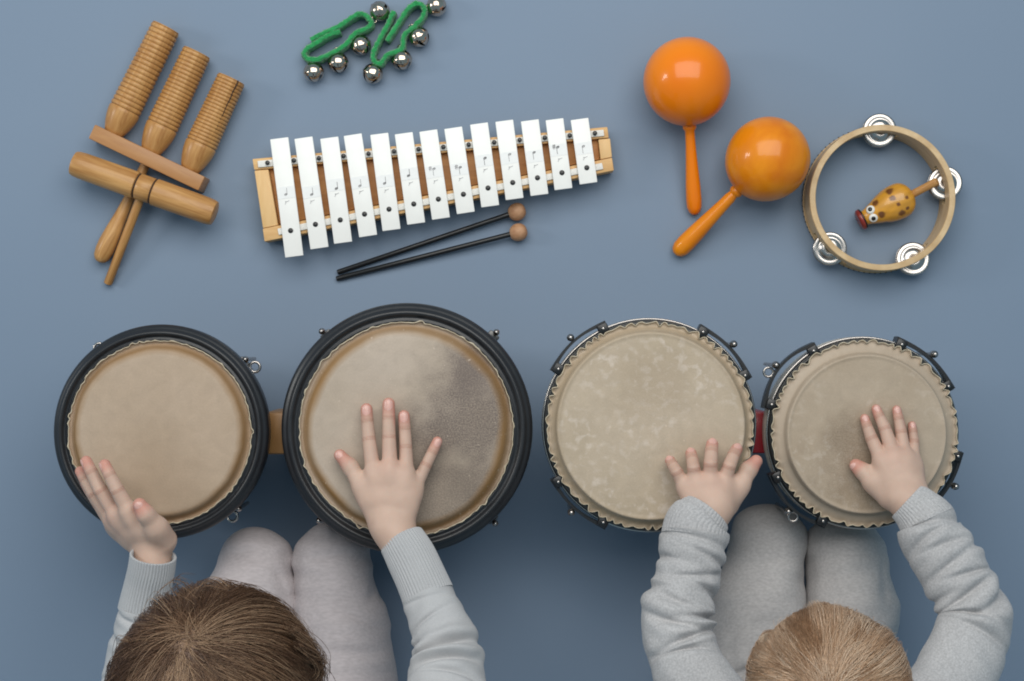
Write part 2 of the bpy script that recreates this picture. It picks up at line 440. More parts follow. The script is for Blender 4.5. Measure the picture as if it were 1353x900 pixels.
def hide_mat(name, c_lo, c_hi, ring_c, r_flat, r_out, stain=None, speck=0.5, pale=None, seed=0.0, grain=True):
    """animal-hide drum head. object coordinates, origin at the head's centre.
    stain: (x, y, radius, colour, strength) list of worn patches with ragged edges"""
    m, nt, b = new_mat(name); N, L = nt.nodes, nt.links
    tc = N.new('ShaderNodeTexCoord')
    mp = N.new('ShaderNodeMapping'); mp.inputs['Location'].default_value = (seed, seed * .7, 0)
    L.new(tc.outputs['Object'], mp.inputs['Vector'])
    def noise(s, d=5, dist=0.0):
        n = N.new('ShaderNodeTexNoise'); n.inputs['Scale'].default_value = s; n.inputs['Detail'].default_value = d; n.inputs['Distortion'].default_value = dist
        L.new(mp.outputs[0], n.inputs['Vector']); return n.outputs['Fac']
    def mapr(src, a, b_, c, d):
        q = N.new('ShaderNodeMapRange'); q.inputs[1].default_value = a; q.inputs[2].default_value = b_; q.inputs[3].default_value = c; q.inputs[4].default_value = d
        L.new(src, q.inputs[0]); return q.outputs[0]
    def math_(op, x, y):
        q = N.new('ShaderNodeMath'); q.operation = op
        for i, v in enumerate((x, y)):
            if isinstance(v, (int, float)): q.inputs[i].default_value = v
            else: L.new(v, q.inputs[i])
        return q.outputs[0]
    def mix(fac, x, y):
        q = N.new('ShaderNodeMix'); q.data_type = 'RGBA'
        L.new(fac, q.inputs['Factor'])
        for s, v in (('A', x), ('B', y)):
            i = [k for k in q.inputs if k.name == s and k.type == 'RGBA'][0]
            if isinstance(v, tuple): i.default_value = (*v, 1)
            else: L.new(v, i)
        return [k for k in q.outputs if k.type == 'RGBA'][0]
    col = mix(mapr(noise(9, 4), .35, .68, 0, 1), c_lo, c_hi)
    if pale:
        f = mapr(noise(120, 9, .3), .50, .66, 0, 1); f = math_('MULTIPLY', f, mapr(noise(15, 4), .42, .58, 0, .85))
        col = mix(f, col, pale)
    # fibre and pore mottling of the hide
    tone = math_('ADD', math_('MULTIPLY', mapr(noise(75, 7, .8), .3, .7, -.05, .05), 1.0), mapr(noise(620, 2), .3, .7, -.04, .04))
    ts = N.new('ShaderNodeVectorMath'); ts.operation = 'SCALE'; L.new(col, ts.inputs[0]); L.new(math_('ADD', tone, 1.0), ts.inputs['Scale']); col = ts.outputs[0]
    sp = N.new('ShaderNodeSeparateXYZ'); L.new(tc.outputs['Object'], sp.inputs[0])
    for (x, y, r, c, st) in (stain or []):
        vs = N.new('ShaderNodeVectorMath'); vs.operation = 'DISTANCE'; vs.inputs[1].default_value = (x, y, 0)
        flat = N.new('ShaderNodeCombineXYZ'); L.new(sp.outputs[0], flat.inputs[0]); L.new(sp.outputs[1], flat.inputs[1])
        L.new(flat.outputs[0], vs.inputs[0])
        d = math_('ADD', vs.outputs['Value'], mapr(noise(24, 6), .25, .75, -r * .45, r * .45))
        f = mapr(d, r * .45, r * 1.1, st, 0)
        f = math_('MULTIPLY', f, mapr(noise(700, 4), .36, .62, .50, 1))
        col = mix(f, col, c)
    # the hide is browner and thinner over the bearing edge
    ln = N.new('ShaderNodeVectorMath'); ln.operation = 'LENGTH'
    flat = N.new('ShaderNodeCombineXYZ'); L.new(sp.outputs[0], flat.inputs[0]); L.new(sp.outputs[1], flat.inputs[1])
    L.new(flat.outputs[0], ln.inputs[0])
    rr = math_('ADD', ln.outputs['Value'], mapr(noise(16, 4), .3, .7, -.0022, .0022))
    f = mapr(rr, r_flat - .004, r_flat + .003, 0, 1)
    f2 = mapr(rr, r_out - .006, r_out - .001, 1, .25)
    col = mix(math_('MULTIPLY', math_('MULTIPLY', f, f2), mapr(noise(8, 4), .32, .62, .62, 1)), col, ring_c)
    # small scuffs
    f = mapr(noise(240, 2), .70, .76, 0, speck)
    col = mix(f, col, tuple(min(1, c * 1.35) for c in c_hi))
    L.new(col, b.inputs['Base Color'])
    L.new(mapr(noise(30, 4), .3, .7, .42, .62), b.inputs['Roughness'])
    b.inputs['Specular IOR Level'].default_value = .35
    bp = N.new('ShaderNodeBump'); bp.inputs['Strength'].default_value = .18; bp.inputs['Distance'].default_value = .0006
    L.new(noise(420, 3), bp.inputs['Height']); L.new(bp.outputs[0], b.inputs['Normal'])
    return m

# ------------------------------------------------------------------ floor
fl = link('floor', fast_mesh('floor', [(-4, -4, 0), (4, -4, 0), (4, 4, 0), (-4, 4, 0)], [(0, 1, 2, 3)], False), M['floor'])
fl['kind'] = 'structure'

# ------------------------------------------------------------------ bongo drums
Z_HOOP = 0.165
def drum_shell(parent, c, R, m, taper, zt, cream=False):
    pr = [(R * taper * .90, 0.0), (R * taper, .004), (R * (taper + .05), .03), (R * (taper + .6 * (0.94 - taper)), .075), (R * .93, .115), (R * .955, zt - .02), (R * .95, zt - .004), (R * .90, zt), (R * .86, zt - .004), (R * .84, zt - .03), (R * (taper - .05), .02)]
    if cream: pr = [(R * taper * .90, 0.0), (R * taper, .004), (R * (taper + .05), .03), (R * (taper + .6 * (1.0 - taper)), .07), (R * .965, .105), (R * 1.005, .128), (R * 1.01, zt - .026), (R * .99, zt - .014), (R * .95, zt - .008), (R * .86, zt - .008), (R * .84, zt - .03), (R * (taper - .05), .02)]
    v, f = lathe(pr, 96, cap0=False, cap1=False); me = fast_mesh('shell', v, f); fixn(me)
    return link('shell', me, m, parent, (c.x, c.y, 0))

def drum_a(root, px, py, Rpx, headmat, seed, bolt_r):
    """wide rounded black rim, hide tucked inside it with a ragged edge"""
    c = P(px, py, Z_HOOP); R = Rpx / sc(Z_HOOP)
    drum_shell(root, c, R, M['shell_dark'], .72, .150)
    z = Z_HOOP
    pr = [(.838 * R, z - .010), (.842 * R, z - .004), (.852 * R, z - .0010), (.864 * R, z - .0012), (.876 * R, z - .0024), (.888 * R, z - .0022), (.900 * R, z - .0002), (.913 * R, z + .0018), (.928 * R, z + .0018),
          (.941 * R, z + .0004), (.951 * R, z - .0014), (.962 * R, z - .0022), (.974 * R, z - .0028), (.988 * R, z - .0044), (.997 * R, z - .0066), (R, z - .011), (.996 * R, z - .022), (.975 * R, z - .028), (.93 * R, z - .029), (.86 * R, z - .022)]
    v, f = ring_lathe(pr, 128); me = fast_mesh('hoop', v, f); fixn(me)
    link('hoop', me, M['hoop_black'], root, (c.x, c.y, 0))
    # hide: flat, over the bearing edge, down to a ragged trimmed edge
    zh = z + .0060; n = 256; r = np.random.default_rng(seed)
    prof = [(0.0005, zh), (.2 * R, zh), (.4 * R, zh), (.6 * R, zh), (.70 * R, zh), (.742 * R, zh - .0001), (.758 * R, zh - .0006), (.774 * R, zh - .0020), (.789 * R, zh - .0044), (.803 * R, zh - .0072), (.817 * R, zh - .0090), (.829 * R, zh - .0096), (.838 * R, zh - .0086), (.845 * R, zh - .0068)]
    th0 = np.linspace(0, 2 * PI, n, endpoint=False)
    rag = sum(r.uniform(.3, 1) * np.sin(k * th0 + r.uniform(0, 6.28)) for k in (3, 7, 13, 23, 31, 43, 57, 71)) / 2.6
    spikes = np.zeros(n)
    for _ in range(6):
        a = r.uniform(0, 2 * PI); dd = np.abs((th0 - a + PI) % (2 * PI) - PI); spikes += np.exp(-(dd / .022) ** 2) * r.uniform(.5, 1)
    edge = .0008 * rag + .0026 * spikes
    def wob(V, th):
        for i, w in ((-1, 1.0), (-2, .8), (-3, .4)):
            V[i, :, 0] += w * edge * np.cos(th); V[i, :, 1] += w * edge * np.sin(th); V[i, :, 2] += w * (.0012 * rag + .0015 * spikes)
        return V
    v, f = lathe(prof, n, cap0=True, cap1=False, wob=wob)
    v = [(a, b, q - zh) for a, b, q in v]
    me = fast_mesh('drum_head', v, f); fixn(me)
    hd = link('drum_head', me, headmat, root, (c.x, c.y, zh))
    # pale cut edge of the hide
    ep = np.stack([(.846 * R + edge) * np.cos(th0), (.846 * R + edge) * np.sin(th0), zh - .0064 + .0012 * rag + .0015 * spikes], -1)
    tv, tf = tube_np(ep, .00035 + .00035 * np.abs(rag), n=6, closed=True)
    tv = tv - np.array([0, 0, zh])
    sub('hide_edge', fast_mesh('hide_edge', tv, tf), M['frill'], hd)
    for a in (45, 135, 225, 315):
        lug_bolt(root, c, R * bolt_r, math.radians(a + r.uniform(-3, 3)), .132, R, bolt_r < 1.02)
    return c, R

def lug_bolt(root, c, r, a, zt, R, ring):
    d = Vector((math.cos(a), math.sin(a), 0)); t = Vector((-d.y, d.x, 0))
    q = Quaternion((0, 0, 1), a)
    base = Vector((c.x, c.y, 0)) + d * r
    me = join_meshes('lug', [(rbox_me('x', .009, .012, .007, .0016), Matrix.Translation((-.006, 0, -.012))),
                             (rbox_me('y', .004, .014, .060, .0015), Matrix.Translation((-.012, 0, -.040)))])
    me.polygons.foreach_set('use_smooth', np.ones(len(me.polygons), bool))
    lg = link('lug', me, M['steel_dark'], root, base + Vector((0, 0, zt)), q)
    v, f = lathe([(.0012, -.055), (.0020, -.054), (.0020, -.004), (.0030, -.004), (.0032, .000), (.0030, .002), (.0018, .0024), (.0018, .004), (.0012, .005)], 14)
    sub('bolt', fast_mesh('bolt', v, f), M['chrome'], lg, base + Vector((0, 0, zt)))
    if not ring: return
    th = np.linspace(0, 2 * PI, 24, endpoint=False)
    loop = np.stack([.0050 * np.cos(th), .0050 * np.sin(th), 0 * th], -1)
    tv, tf = tube_np(loop, .0014, 8, closed=True)
    sub('eyelet', fast_mesh('eyelet', tv, tf), M['chrome'], lg, base + t * (-.011) + d * .001 + Vector((0, 0, zt - .006)))

def drum_b(root, px, py, Rpx, headmat, seed, flat, lugs):
    """thin black hoop over a wavy hide collar, curved side plates with tuning bolts"""
    c = P(px, py, Z_HOOP); R = Rpx / sc(Z_HOOP); r = np.random.default_rng(seed)
    drum_shell(root, c, R * .985, M['shell_cream'], .66, Z_HOOP, cream=True)
    z = Z_HOOP - .004
    pr = [(.925 * R, z - .006), (.930 * R, z - .001), (.944 * R, z), (.953 * R, z - .0012), (.962 * R, z - .0004), (.972 * R, z - .001), (.980 * R, z - .004), (.980 * R, z - .012), (.970 * R, z - .015), (.935 * R, z - .014)]
    v, f = ring_lathe(pr, 128); me = fast_mesh('hoop', v, f); fixn(me)
    hp = link('hoop', me, M['hoop_thin'], root, (c.x, c.y, 0))
    th0 = np.linspace(0, 2 * PI, 160, endpoint=False)
    wp = np.stack([.984 * R * np.cos(th0), .984 * R * np.sin(th0), 0 * th0 + z - .007], -1)
    tv, tf = tube_np(wp, .0011, 8, closed=True)
    sub('hoop_wire', fast_mesh('hoop_wire', tv, tf), M['chrome'], hp, (c.x, c.y, 0))
    zh = z + .014; n = 640
    F = flat
    prof = [(.0005, zh), (.3 * R, zh), (.6 * R, zh), ((F - .05) * R, zh), ((F - .022) * R, zh - .0001), ((F - .010) * R, zh + .0006), (F * R, zh + .0002), ((F + .010) * R, zh - .0016), ((F + .018) * R, zh - .0052), ((F + .026) * R, zh - .0082),
            ((F + .035) * R, zh - .0092), ((F + .6 * (.925 - F)) * R, zh - .0106), (.912 * R, zh - .0122), (.928 * R, zh - .0128), (.938 * R, zh - .0122), (.947 * R, zh - .0108)]
    th = np.linspace(0, 2 * PI, n, endpoint=False)
    ns = int(round(2 * PI * Rpx * .935 / 13.5))
    ph = ns * th + 1.6 * np.sin(5 * th + r.uniform(0, 6)) + 1.3 * np.sin(9 * th + r.uniform(0, 6)) + .8 * np.sin(17 * th + r.uniform(0, 6))
    amp = np.clip(.62 + .38 * np.sin(3 * th + r.uniform(0, 6)) * np.sin(7 * th + 1) + .30 * np.sin(19 * th + r.uniform(0, 6)) + .2 * np.sin(31 * th), .12, 1.2)
    sca = (np.sin(ph) + .25 * np.sin(2 * ph + .8)) * amp
    def wob(V, t):
        for i, w in ((-1, 1.0), (-2, .72), (-3, .42), (-4, .15)):
            dr = w * .0022 * sca
            V[i, :, 0] += dr * np.cos(t); V[i, :, 1] += dr * np.sin(t); V[i, :, 2] += w * .0016 * np.cos(ph) * amp
        return V
    v, f = lathe(prof, n, cap0=True, cap1=False, wob=wob)
    v = [(a, b, q - zh) for a, b, q in v]
    me = fast_mesh('drum_head', v, f); fixn(me)
    hd = link('drum_head', me, headmat, root, (c.x, c.y, zh))
    ee = .947 * R + .0022 * sca
    ep = np.stack([ee * np.cos(th), ee * np.sin(th), -.0104 + .0016 * np.cos(ph) * amp], -1)
    tv, tf = tube_np(ep, .00045, 5, closed=True)
    sub('hide_edge', fast_mesh('hide_edge', tv, tf), M['frill'], hd)
    for (a, out, half, drop) in lugs:
        side_plate(root, c, R, math.radians(a), out, math.radians(half), z - .004 - drop)
    return c, R

def side_plate(root, c, R, a, out, half, zt):
    k = 17; V = []; Fc = []
    for i in range(k):
        u = -1 + 2 * i / (k - 1); b = a + u * half
        bow = (1 - u * u) * out
        r0 = R * .985 + .002 + bow; thick = .0026 + .0024 * abs(u) ** 3
        w = .010 + .006 * abs(u) ** 2
        for (rr, zz) in ((r0 + thick, zt), (r0 + thick, zt - w), (r0, zt - w), (r0, zt)):
            V.append((rr * math.cos(b), rr * math.sin(b), zz))
        if i:
            o = 4 * (i - 1)
            for j in range(4): Fc.append((o + j, o + (j + 1) % 4, o + 4 + (j + 1) % 4, o + 4 + j))
    Fc += [(3, 2, 1, 0), tuple(4 * (k - 1) + j for j in range(4))]
    bm = bmesh.new(); vs = [bm.verts.new(v) for v in V]
    for f in Fc: bm.faces.new([vs[i] for i in f])
    bmesh.ops.recalc_face_normals(bm, faces=bm.faces)
    for s in (-1, 1):                       # the hooks that grip the hoop
        b = a + s * half * .86
        bx = rbox_me('x', .0105, .0105, .008, .002)
        bx.transform(Matrix.Translation(((R * .988) * math.cos(b), (R * .988) * math.sin(b), zt + .001)) @ Matrix.Rotation(b, 4, 'Z'))
        bm.from_mesh(bx)
    me = bpy.data.meshes.new('lug'); bm.to_mesh(me); bm.free()
    me.polygons.foreach_set('use_smooth', np.ones(len(me.polygons), bool))
    try: me.set_sharp_from_angle(angle=math.radians(40))
    except Exception: pass
    lg = link('lug', me, M['black_plastic'], root, (c.x, c.y, 0))
    rb = R * .985 + out + .008
    base = Vector((c.x + rb * math.cos(a), c.y + rb * math.sin(a), zt))
    v, f = lathe([(.0012, -.065), (.0018, -.064), (.0018, -.004), (.0035, -.004), (.0036, .001), (.0035, .003), (.0020, .0034), (.0020, .006), (.0013, .007)], 14)
    sub('bolt', fast_mesh('bolt', v, f), M['chrome'], lg, base)
    for s in (-1, 1):
        b = a + s * half * .86
        v, f = lathe([(.0014, -.001), (.0015, .0004), (.001, .0009), (.0003, .001)], 12)
        sub('rivet', fast_mesh('rivet', v, f), M['chrome'], lg, Vector((c.x + R * .992 * math.cos(b), c.y + R * .992 * math.sin(b), zt + .0062)))
    if out < .0035: return
    th = np.linspace(0, 2 * PI, 24, endpoint=False)
    tv, tf = tube_np(np.stack([.0045 * np.cos(th), .0045 * np.sin(th), 0 * th], -1), .0012, 8, closed=True)
    t = Vector((-math.sin(a), math.cos(a), 0))
    sub('eyelet', fast_mesh('eyelet', tv, tf), M['chrome'], lg, base + t * .009 + Vector((0, 0, -.008)))

hide1 = hide_mat('hide_smooth_beige', (0.404, 0.299, 0.210), (0.474, 0.359, 0.266), (0.258, 0.135, 0.047), .0775, .0870, seed=1.3, speck=.1,
                 stain=[(.005, -.035, .045, (0.343, 0.247, 0.168), .45)])
hide2 = hide_mat('hide_stained_beige', (0.414, 0.331, 0.254), (0.473, 0.385, 0.310), (0.267, 0.144, 0.051), .0905, .1020, seed=4.1, speck=.5,
                 stain=[(.058, .006, .068, (0.137, 0.104, 0.089), .92), (.032, -.062, .058, (0.174, 0.133, 0.105), .75), (.066, .052, .030, (0.157, 0.120, 0.103), .85)])
hide3 = hide_mat('hide_scuffed_cream', (0.421, 0.334, 0.238), (0.490, 0.393, 0.295), (0.391, 0.297, 0.200), .0885, .098, seed=7.7, speck=.55, pale=(0.569, 0.476, 0.390),
                 stain=[(0, .035, .04, (0.352, 0.265, 0.181), .5)])
hide4 = hide_mat('hide_worn_cream', (0.372, 0.286, 0.204), (0.451, 0.362, 0.274), (0.432, 0.346, 0.264), .0750, .088, seed=11.2, speck=.35, pale=(0.502, 0.413, 0.329),
                 stain=[(-.014, -.018, .044, (0.162, 0.110, 0.069), .6), (.0, -.05, .038, (0.203, 0.144, 0.091), .5)])

bw = P(376, 570, 0)
bongo_a = thing('bongo_drums', 'bongo drum pair with wide black rims and a brown wooden joining block', 'drums', (bw.x, bw.y, 0), 'pairs of bongo drums')
c1, R1 = drum_a(bongo_a, 211, 571.5, 143, hide1, 3, 1.0)
c2, R2 = drum_a(bongo_a, 537, 567, 167, hide2, 5, 1.045)
me = rbox_me('connecting_block', (c2.x - c1.x) - .90 * (R1 + R2), .0415, .085, .004)
link('connecting_block', me, M['block_wood'], bongo_a, ((c1.x + R1 * .90 + c2.x - R2 * .90) / 2, P(0, 572, .12).y, .085))

bw = P(1000, 565, 0)
bongo_b = thing('bongo_drums', 'bongo drum pair with thin hoops, scalloped hide edges and a red joining block', 'drums', (bw.x, bw.y, 0), 'pairs of bongo drums')
c3, R3 = drum_b(bongo_b, 859, 562.5, 143.5, hide3, 8, .855, [(132, .003, 19, 0), (44, .002, 19, 0), (228, .002, 19, 0), (312, .002, 19, 0)])
c4, R4 = drum_b(bongo_b, 1142.5, 573, 129, hide4, 9, .805, [(142, .0065, 24, 0), (48, .002, 22, 0), (226, .004, 22, 0), (330, .002, 19, 0)])
me = rbox_me('connecting_block', (c4.x - c3.x) - .92 * (R3 + R4), .041, .085, .003)
link('connecting_block', me, M['block_red'], bongo_b, ((c3.x + R3 * .92 + c4.x - R4 * .92) / 2, P(0, 571, .12).y, .085))

# ------------------------------------------------------------------ three-tube guiro
bz = .016
bc = P(193.5, 209, bz * 2)
guiro = thing('triple_guiro', 'wooden rasp with three ridged tubes standing on a tan crossbar', 'guiro', (bc.x, bc.y, 0))
def guiro_tube(top, mid, bot, rpx):
    z = rpx / 1280 + .0005
    A = P(*bot, z); B = P(*top, z); L = (B - A).length; Lm = (P(*mid, z) - A).length; r = rpx / sc(z)
    prof = [(.0005, 0), (r * .52, 0), (r * .58, .0008)]
    for i in range(1, 15):
        u = i / 14; prof.append((r * (.60 + .45 * math.sin(u * PI / 2) ** .9), .001 + (Lm - .002) * u * .97))
    nr = 19; s0 = Lm; pitch = (L - Lm - .001) / nr
    for i in range(nr):
        z0 = s0 + i * pitch; rr = r * (1.05 - .09 * i / nr)
        prof += [(rr * .925, z0), (rr * .985, z0 + pitch * .16), (rr, z0 + pitch * .38), (rr, z0 + pitch * .62), (rr * .985, z0 + pitch * .82), (rr * .925, z0 + pitch * .97)]
    prof += [(r * .93, L - .0008), (r * .90, L), (r * .66, L), (r * .64, L - .001), (r * .64, L - .03), (.0005, L - .03)]
    t = LATHE('ridged_tube', prof, M['wood_tan'], guiro, A, B, n=40)
    for i in range(nr + 1):                # dark ring set in every groove
        z0 = s0 + i * pitch; rr = r * (1.05 - .09 * i / nr) * .932
        v, f = ring_lathe([(rr * .99, z0 - pitch * .06), (rr + .00025, z0 - pitch * .04), (rr + .00025, z0 + pitch * .015), (rr * .99, z0 + pitch * .02)], 40)
        sub('groove', fast_mesh('groove', v, f), M['groove'], t, A, (B - A).to_track_quat('Z', 'Y'))
    return t, A, B, r
M['groove'] = mat('dark_groove', (0.20, 0.085, 0.028), (0.27, 0.12, 0.042), scale=50, rough=0.6)
guiro_tube((219.5, 36), (165, 144), (149.0, 178), 20)
guiro_tube((260.5, 69), (214.5, 166), (197.5, 203), 20)
t3, A3, B3, r3 = guiro_tube((306, 104), (266, 190), (250.0, 226), 20)
# crack down the side of the shortest tube
q3 = (B3 - A3).to_track_quat('Z', 'Y'); ax = (B3 - A3).normalized(); sd = ax.cross(Vector((0, 0, 1))).normalized()
crk = []
for i in range(14):
    u = .46 + .54 * i / 13
    crk.append(A3 + ax * ((B3 - A3).length * u) + sd * (r3 * (.62 + .02 * math.sin(i * 1.7))) + Vector((0, 0, r3 * .765)))
tv, tf = tube_np(np.array(crk) - np.array(A3), np.linspace(.0003, .0008, 14), 6)
sub('crack', fast_mesh('crack', tv, tf), M['wood_dark'], t3, A3)
a0, a1 = P(121, 173.5, .03), P(266.5, 243, .03)
me = rbox_me('crossbar', (a1 - a0).length, 20.5 / sc(.03), .030, .0014)
link('crossbar', me, M['wood_bar'], guiro, (a0 + a1) / 2 - Vector((0, 0, .0145)), Quaternion((0, 0, 1), math.atan2(a1.y - a0.y, a1.x - a0.x)))
h0, h1 = P(192, 218, .012), P(131, 346, .0105)
Lh = (h1 - h0).length
LATHE('handle', [(.0004, 0), (.0050, 0), (.0052, .02), (.0056, Lh * .35), (.0070, Lh * .52), (.0090, Lh * .68), (.0100, Lh * .80), (.0098, Lh * .88), (.0084, Lh * .95), (.0060, Lh * .985), (.0034, Lh), (.0004, Lh * 1.003)], M['wood_tan'], guiro, h0, h1, n=32)

# ------------------------------------------------------------------ wooden mallet block lying across the handle
zc = .0345
m0, m1 = P(96.5, 215, zc), P(284.5, 282.5, zc); Lm = (m1 - m0).length; rm = 17.6 / sc(zc)
mc = (m0 + m1) / 2
tone = thing('tone_block', 'tan wooden cylinder block with two dark grooves and a thin rod handle, below the crossbar', 'tone block', (mc.x, mc.y, 0))
prof = [(.0004, 0), (rm * .70, 0), (rm * .90, .0010), (rm * .97, .004)]
g1, g2 = Lm * .452, Lm * .565
def rad(u): return rm * (1.0 + .03 * math.sin(PI * u))
for z in np.linspace(.010, g1 - .0016, 8): prof.append((rad(z / Lm), z))
prof += [(rm * .93, g1 - .0008), (rm * .92, g1 + .0006), (rm * .985, g1 + .0015)]
prof += [(rm * .99, (g1 + g2) / 2), (rm * .985, g2 - .0015), (rm * .92, g2 - .0006), (rm * .93, g2 + .0008)]
for z in np.linspace(g2 + .0016, Lm - .010, 8): prof.append((rad(z / Lm), z))
prof += [(rm * .97, Lm - .004), (rm * .90, Lm - .001), (rm * .70, Lm), (.0004, Lm)]
cyl = LATHE('cylinder', prof, M['wood_tan'], tone, m0, m1, n=48)
for g in (g1, g2):
    v, f = ring_lathe([(rm * .915, g - .0011), (rm * .95, g - .0009), (rm * .95, g + .0009), (rm * .915, g + .0011)], 48)
    sub('groove', fast_mesh('groove', v, f), M['wood_dark'], cyl, m0, (m1 - m0).to_track_quat('Z', 'Y'))
r0_, r1_ = P(192, 245, zc - .004), P(142.5, 375, .0052); Lr = (r1_ - r0_).length
LATHE('rod', [(.0003, 0), (.0046, 0), (.0046, Lr * .5), (.0046, Lr - .001), (.0040, Lr), (.0003, Lr)], M['wood_tan'], tone, r0_, r1_, n=24)

# ------------------------------------------------------------------ bell bands
def bell_mesh():
    R = .0108; n = 32; k = 20
    bm = bmesh.new(); uv = []
    for i in range(k + 1):
        phi = PI * i / k
        ring = []
        rr = R * math.sin(phi); zz = -R * math.cos(phi)
        if abs(phi - PI / 2) < .09: rr *= 1.06           # seam where the two halves are crimped
        for j in range(n):
            a = 2 * PI * j / n
            # lower half is pressed into four petals
            f = 1.0
            if phi > PI / 2: f = 1 - .07 * (math.cos(4 * a) * .5 + .5) * ((phi - PI / 2) / (PI / 2)) ** .6
            ring.append(bm.verts.new((rr * f * math.cos(a), rr * f * math.sin(a), zz * (.96 if zz > 0 else 1))))
        uv.append(ring)
    for i in range(k):
        for j in range(n):
            phi = PI * (i + .5) / k; a = (j + .5) / n * 2 * PI
            if phi > PI * .60:                            # cross slits in the lower half
                d = abs((a + PI / 4) % (PI / 2) - PI / 4) * math.sin(phi)
                if d < .10: continue
            bm.faces.new((uv[i][j], uv[i][(j + 1) % n], uv[i + 1][(j + 1) % n], uv[i + 1][j]))
    bmesh.ops.remove_doubles(bm, verts=bm.verts, dist=1e-6)
    bmesh.ops.recalc_face_normals(bm, faces=bm.faces)
    me = bpy.data.meshes.new('bell'); bm.to_mesh(me); bm.free()
    me.polygons.foreach_set('use_smooth', np.ones(len(me.polygons), bool))
    return me
BELL = bell_mesh()
v, f = lathe([(.0004, -.0062), (.004, -.005), (.0062, 0), (.004, .005), (.0004, .0062)], 12)
PELLET = fast_mesh('pellet', v, f)
tq = np.linspace(0, 2 * PI, 20, endpoint=False)
tv, tf = tube_np(np.stack([.0032 * np.cos(tq), 0 * tq, -.0125 + .0032 * np.sin(tq)], -1), .0008, 6, closed=True)
LOOP = fast_mesh('loop', tv, tf)
def bell_band(label, path, bells):
    pts = [P(380 + u / 5.6375, w / 5.6375, .02) for u, w in path]
    c = sum(pts, Vector()) / len(pts)
    root = thing('bell_band', label, 'bells', (c.x, c.y, 0), 'green jingle bell bands')
    cen = catmull([(p.x, p.y, 0) for p in pts], 170)
    d = np.gradient(cen, axis=0); d /= np.linalg.norm(d, axis=1, keepdims=True); nrm = np.stack([-d[:, 1], d[:, 0], 0 * d[:, 0]], -1)
    # rounded upright strip section
    sec = []
    hh, tt = .0095, .0030
    for q in np.linspace(0, 2 * PI, 28, endpoint=False):
        cx, cz = math.cos(q), math.sin(q)
        sec.append((tt * np.sign(cx) * abs(cx) ** .6, hh * np.sign(cz) * abs(cz) ** .45))
    V = np.zeros((170, 28, 3))
    for j, (o, zz) in enumerate(sec):
        V[:, j] = cen + nrm * o + np.array([0, 0, .0105 + zz])
    Vf = V.reshape(-1, 3); nz = .00035 * fnoise(Vf, 1900, 3) + .0003 * fnoise(Vf, 900, 5)
    Nf = (np.repeat(nrm[:, None], 28, 1) * np.array([s[0] / tt for s in sec])[None, :, None] + np.array([0, 0, 1.]) * np.array([s[1] / hh for s in sec])[None, :, None]).reshape(-1, 3)
    Vf = Vf + Nf * nz[:, None] - np.array([c.x, c.y, 0])
    fc = []
    for i in range(169):
        for j in range(28): fc.append((i * 28 + j, i * 28 + (j + 1) % 28, (i + 1) * 28 + (j + 1) % 28, (i + 1) * 28 + j))
    fc += [tuple(range(27, -1, -1)), tuple(169 * 28 + j for j in range(28))]
    me = fast_mesh('band', Vf, fc); fixn(me)
    bd = link('band', me, M['green'], root, (c.x, c.y, 0))
    # loose fleece fibres standing off the strip
    r = np.random.default_rng(len(label)); N_ = 2600
    ii = r.integers(0, 170, N_); jj = r.integers(0, 28, N_)
    base = Vf.reshape(170, 28, 3)[ii, jj]; nn = Nf.reshape(170, 28, 3)[ii, jj] + r.normal(0, .55, (N_, 3)); nn /= np.linalg.norm(nn, axis=1, keepdims=True)
    side = np.cross(nn, r.normal(size=(N_, 3))); side /= np.linalg.norm(side, axis=1, keepdims=True)
    ln = r.uniform(.0006, .0016, N_)[:, None]
    tri = np.stack([base - side * .00012, base + side * .00012, base + nn * ln], 1).reshape(-1, 3)
    fz = sub('fleece_fibre', fast_mesh('fleece_fibre', tri, np.arange(3 * N_).reshape(-1, 3), False), M['green'], bd); fz['kind'] = 'stuff'
    for (bx, by, tx, ty) in bells:
        b = P(bx, by, .0115); tdir = Vector((bx - tx, ty - by, 0)).normalized(); tdir.z = -.16
        q = tdir.to_track_quat('Z', 'Y') @ Quaternion((0, 0, 1), random.uniform(.4, 1.1))
        bl = link('bell', BELL, M['bell'], root, b, q)
        sub('loop', LOOP, M['bell'], bl, b, q); sub('pellet', PELLET, M['steel_dark'], bl, b, q)
bell_band('green fleece band with four nickel bells, folded in the flatter left loop', [(170, 295), (280, 238), (380, 195), (500, 113), (570, 105), (622, 165), (590, 208), (500, 248), (430, 330), (330, 392), (200, 442), (128, 420), (135, 370), (220, 310), (300, 262), (390, 228)],
          [(414.5, 95.5, 413, 80), (447, 83, 446, 70), (477, 60, 472, 48), (502, 14.5, 492, 30)])
bell_band('green fleece band with four nickel bells, folded in the steeper right loop', [(790, 80), (740, 190), (680, 300), (638, 390), (642, 450), (690, 470), (740, 410), (848, 362), (868, 262), (950, 190), (1012, 110), (1014, 50), (960, 22), (900, 60), (830, 160), (738, 302)],
          [(492.5, 97.5, 499, 84), (531, 79.5, 529, 66), (554, 49, 545, 38), (577, 8, 561, 12)])

